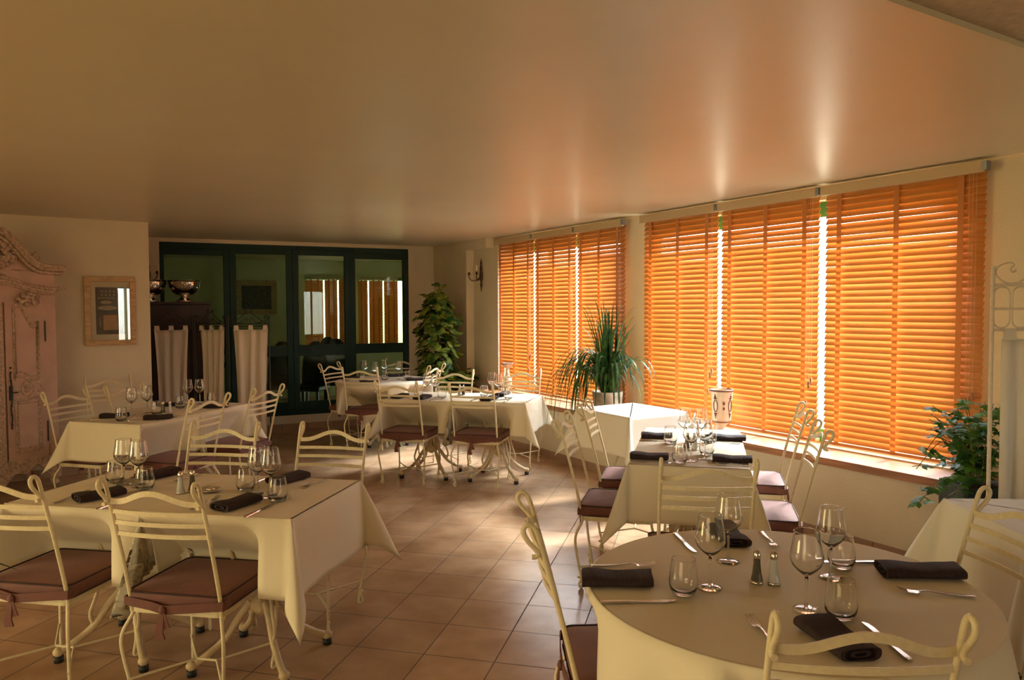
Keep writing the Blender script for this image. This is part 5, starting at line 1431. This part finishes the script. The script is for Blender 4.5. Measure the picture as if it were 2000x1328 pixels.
def scroll_panel(b, w, z, r, flip=1):
    """S-scroll cresting on top of a panel of width w"""
    for s_, cx in ((1, 0), (-1, w)):
        pts = [(cx+s_*x, 0, z+y) for x, y in ((0.035, 0.055), (0.05, 0.065), (0.045, 0.085), (0.025, 0.085), (0.012, 0.065), (0.02, 0.035), (0.05, 0.02), (0.09, 0.035), (0.14, 0.075), (0.19, 0.125), (w/2-0.045, 0.150))]
        pts = pts[:-1]+[(cx+s_*(w/2-0.045), 0, z+0.150), (cx+s_*(w/2-0.015), 0, z+0.145), (cx+s_*(w/2-0.012), 0, z+0.122), (cx+s_*(w/2-0.03), 0, z+0.118)]
        b.tube(smoothpath(pts, 4), r, 6)
        pts = [(cx+s_*x, 0, z+y) for x, y in ((0.10, 0.040), (0.085, 0.035), (0.085, 0.015), (0.11, 0.008), (0.14, 0.02), (w/2-0.04, 0.055), (w/2-0.012, 0.05), (w/2-0.015, 0.028), (w/2-0.034, 0.030))]
        b.tube(smoothpath(pts, 4), r*0.9, 6)
# black iron screen of three leaves before the cabinet
sb = [(-4.045, 8.36), (-3.60, 8.50), (-3.17, 8.36), (-2.735, 8.48)]
scr = thing('folding_screen', 'black iron folding screen with three ecru tab-top curtain panels before the dark cabinet', 'screen', (sb[0][0], sb[0][1], 0))
for k in range(3):
    a_ = Vector(sb[k]); b_ = Vector(sb[k+1]); w_ = (b_-a_).length; rot = math.atan2((b_-a_).y, (b_-a_).x)
    b = MB(); ww = w_-0.012
    for x in (0.006, ww): b.tube([(x, 0, 0.0), (x, 0, 1.50)], 0.0085, 8)
    for z in (1.405, 1.375, 0.10): b.tube([(0.006, 0, z), (ww, 0, z)], 0.006, 8)
    scroll_panel(b, ww, 1.405, 0.005)
    p_ = b.build('leaf', M['blackiron'], scr, (a_.x-sb[0][0], a_.y-sb[0][1], 0), rot)
    xs_ = ((0.05, 0.40), (0.075, 0.40), (0.06, ww-0.012))[k]
    curtain(p_, xs_[0], xs_[1], 1.335, 0.13, M['curtain'], tabs=3, seed=k+2, wav=3+k % 2)
# white iron screen in front of the window wall at the right edge
wsA = Vector((2.305, 3.600)); wsd = Vector((0.985, -0.17)).normalized()
scw = thing('folding_screen', 'white iron screen with a white curtain beside the ivy at the right edge', 'screen', (wsA.x, wsA.y, 0))
for k in range(2):
    a_ = wsA + wsd*0.0 if k == 0 else wsA + wsd*0.50
    dd = wsd if k == 0 else Vector((wsd.x*0.8-wsd.y*-0.6*0, -0.75)).normalized()
    if k == 1: dd = Vector((0.45, -0.89)).normalized()
    rot = math.atan2(dd.y, dd.x); w_ = 0.49
    b = MB()
    for x in (0.0, w_): b.tube([(x, 0, 0.0), (x, 0, 1.75)], 0.010, 8)
    for z in (1.66, 1.545, 1.445, 0.36, 0.09): b.tube([(0, 0, z), (w_, 0, z)], 0.006, 8)
    for i in range(6):
        cx = w_*(i+0.5)/6; hw = w_/12*0.86
        for (zc, hz) in ((1.603, 0.052), (1.495, 0.045)) if False else ((1.552, 0.098),):
            b.tube([(cx+x, 0, zc+z) for x, z in rrect(hw, hz, hw*0.98, 4)], 0.004, 6, closed=True)
        b.tube([(cx+x, 0, 0.225+z) for x, z in rrect(hw, 0.125, hw*0.98, 4)], 0.0045, 6, closed=True)
    pts = [(0.10, 1.730), (0.085, 1.720), (0.075, 1.735), (0.09, 1.755), (0.065, 1.765), (0.02, 1.745), (0.015, 1.705), (0.06, 1.668), (0.12, 1.675), (0.17, 1.72), (0.245, 1.80)]
    for s_, cx in ((1, 0), (-1, w_)): b.tube(smoothpath([(cx+s_*x, 0, z) for x, z in pts], 4), 0.0045, 6)
    p_ = b.build('leaf', M['whiteiron'], scw, (a_.x-wsA.x, a_.y-wsA.y, 0), rot)
    curtain(p_, 0.045, w_-0.02, 1.40, 0.40, M['curtainw'], tabs=4, seed=9+k, wav=5, taper=0.0)
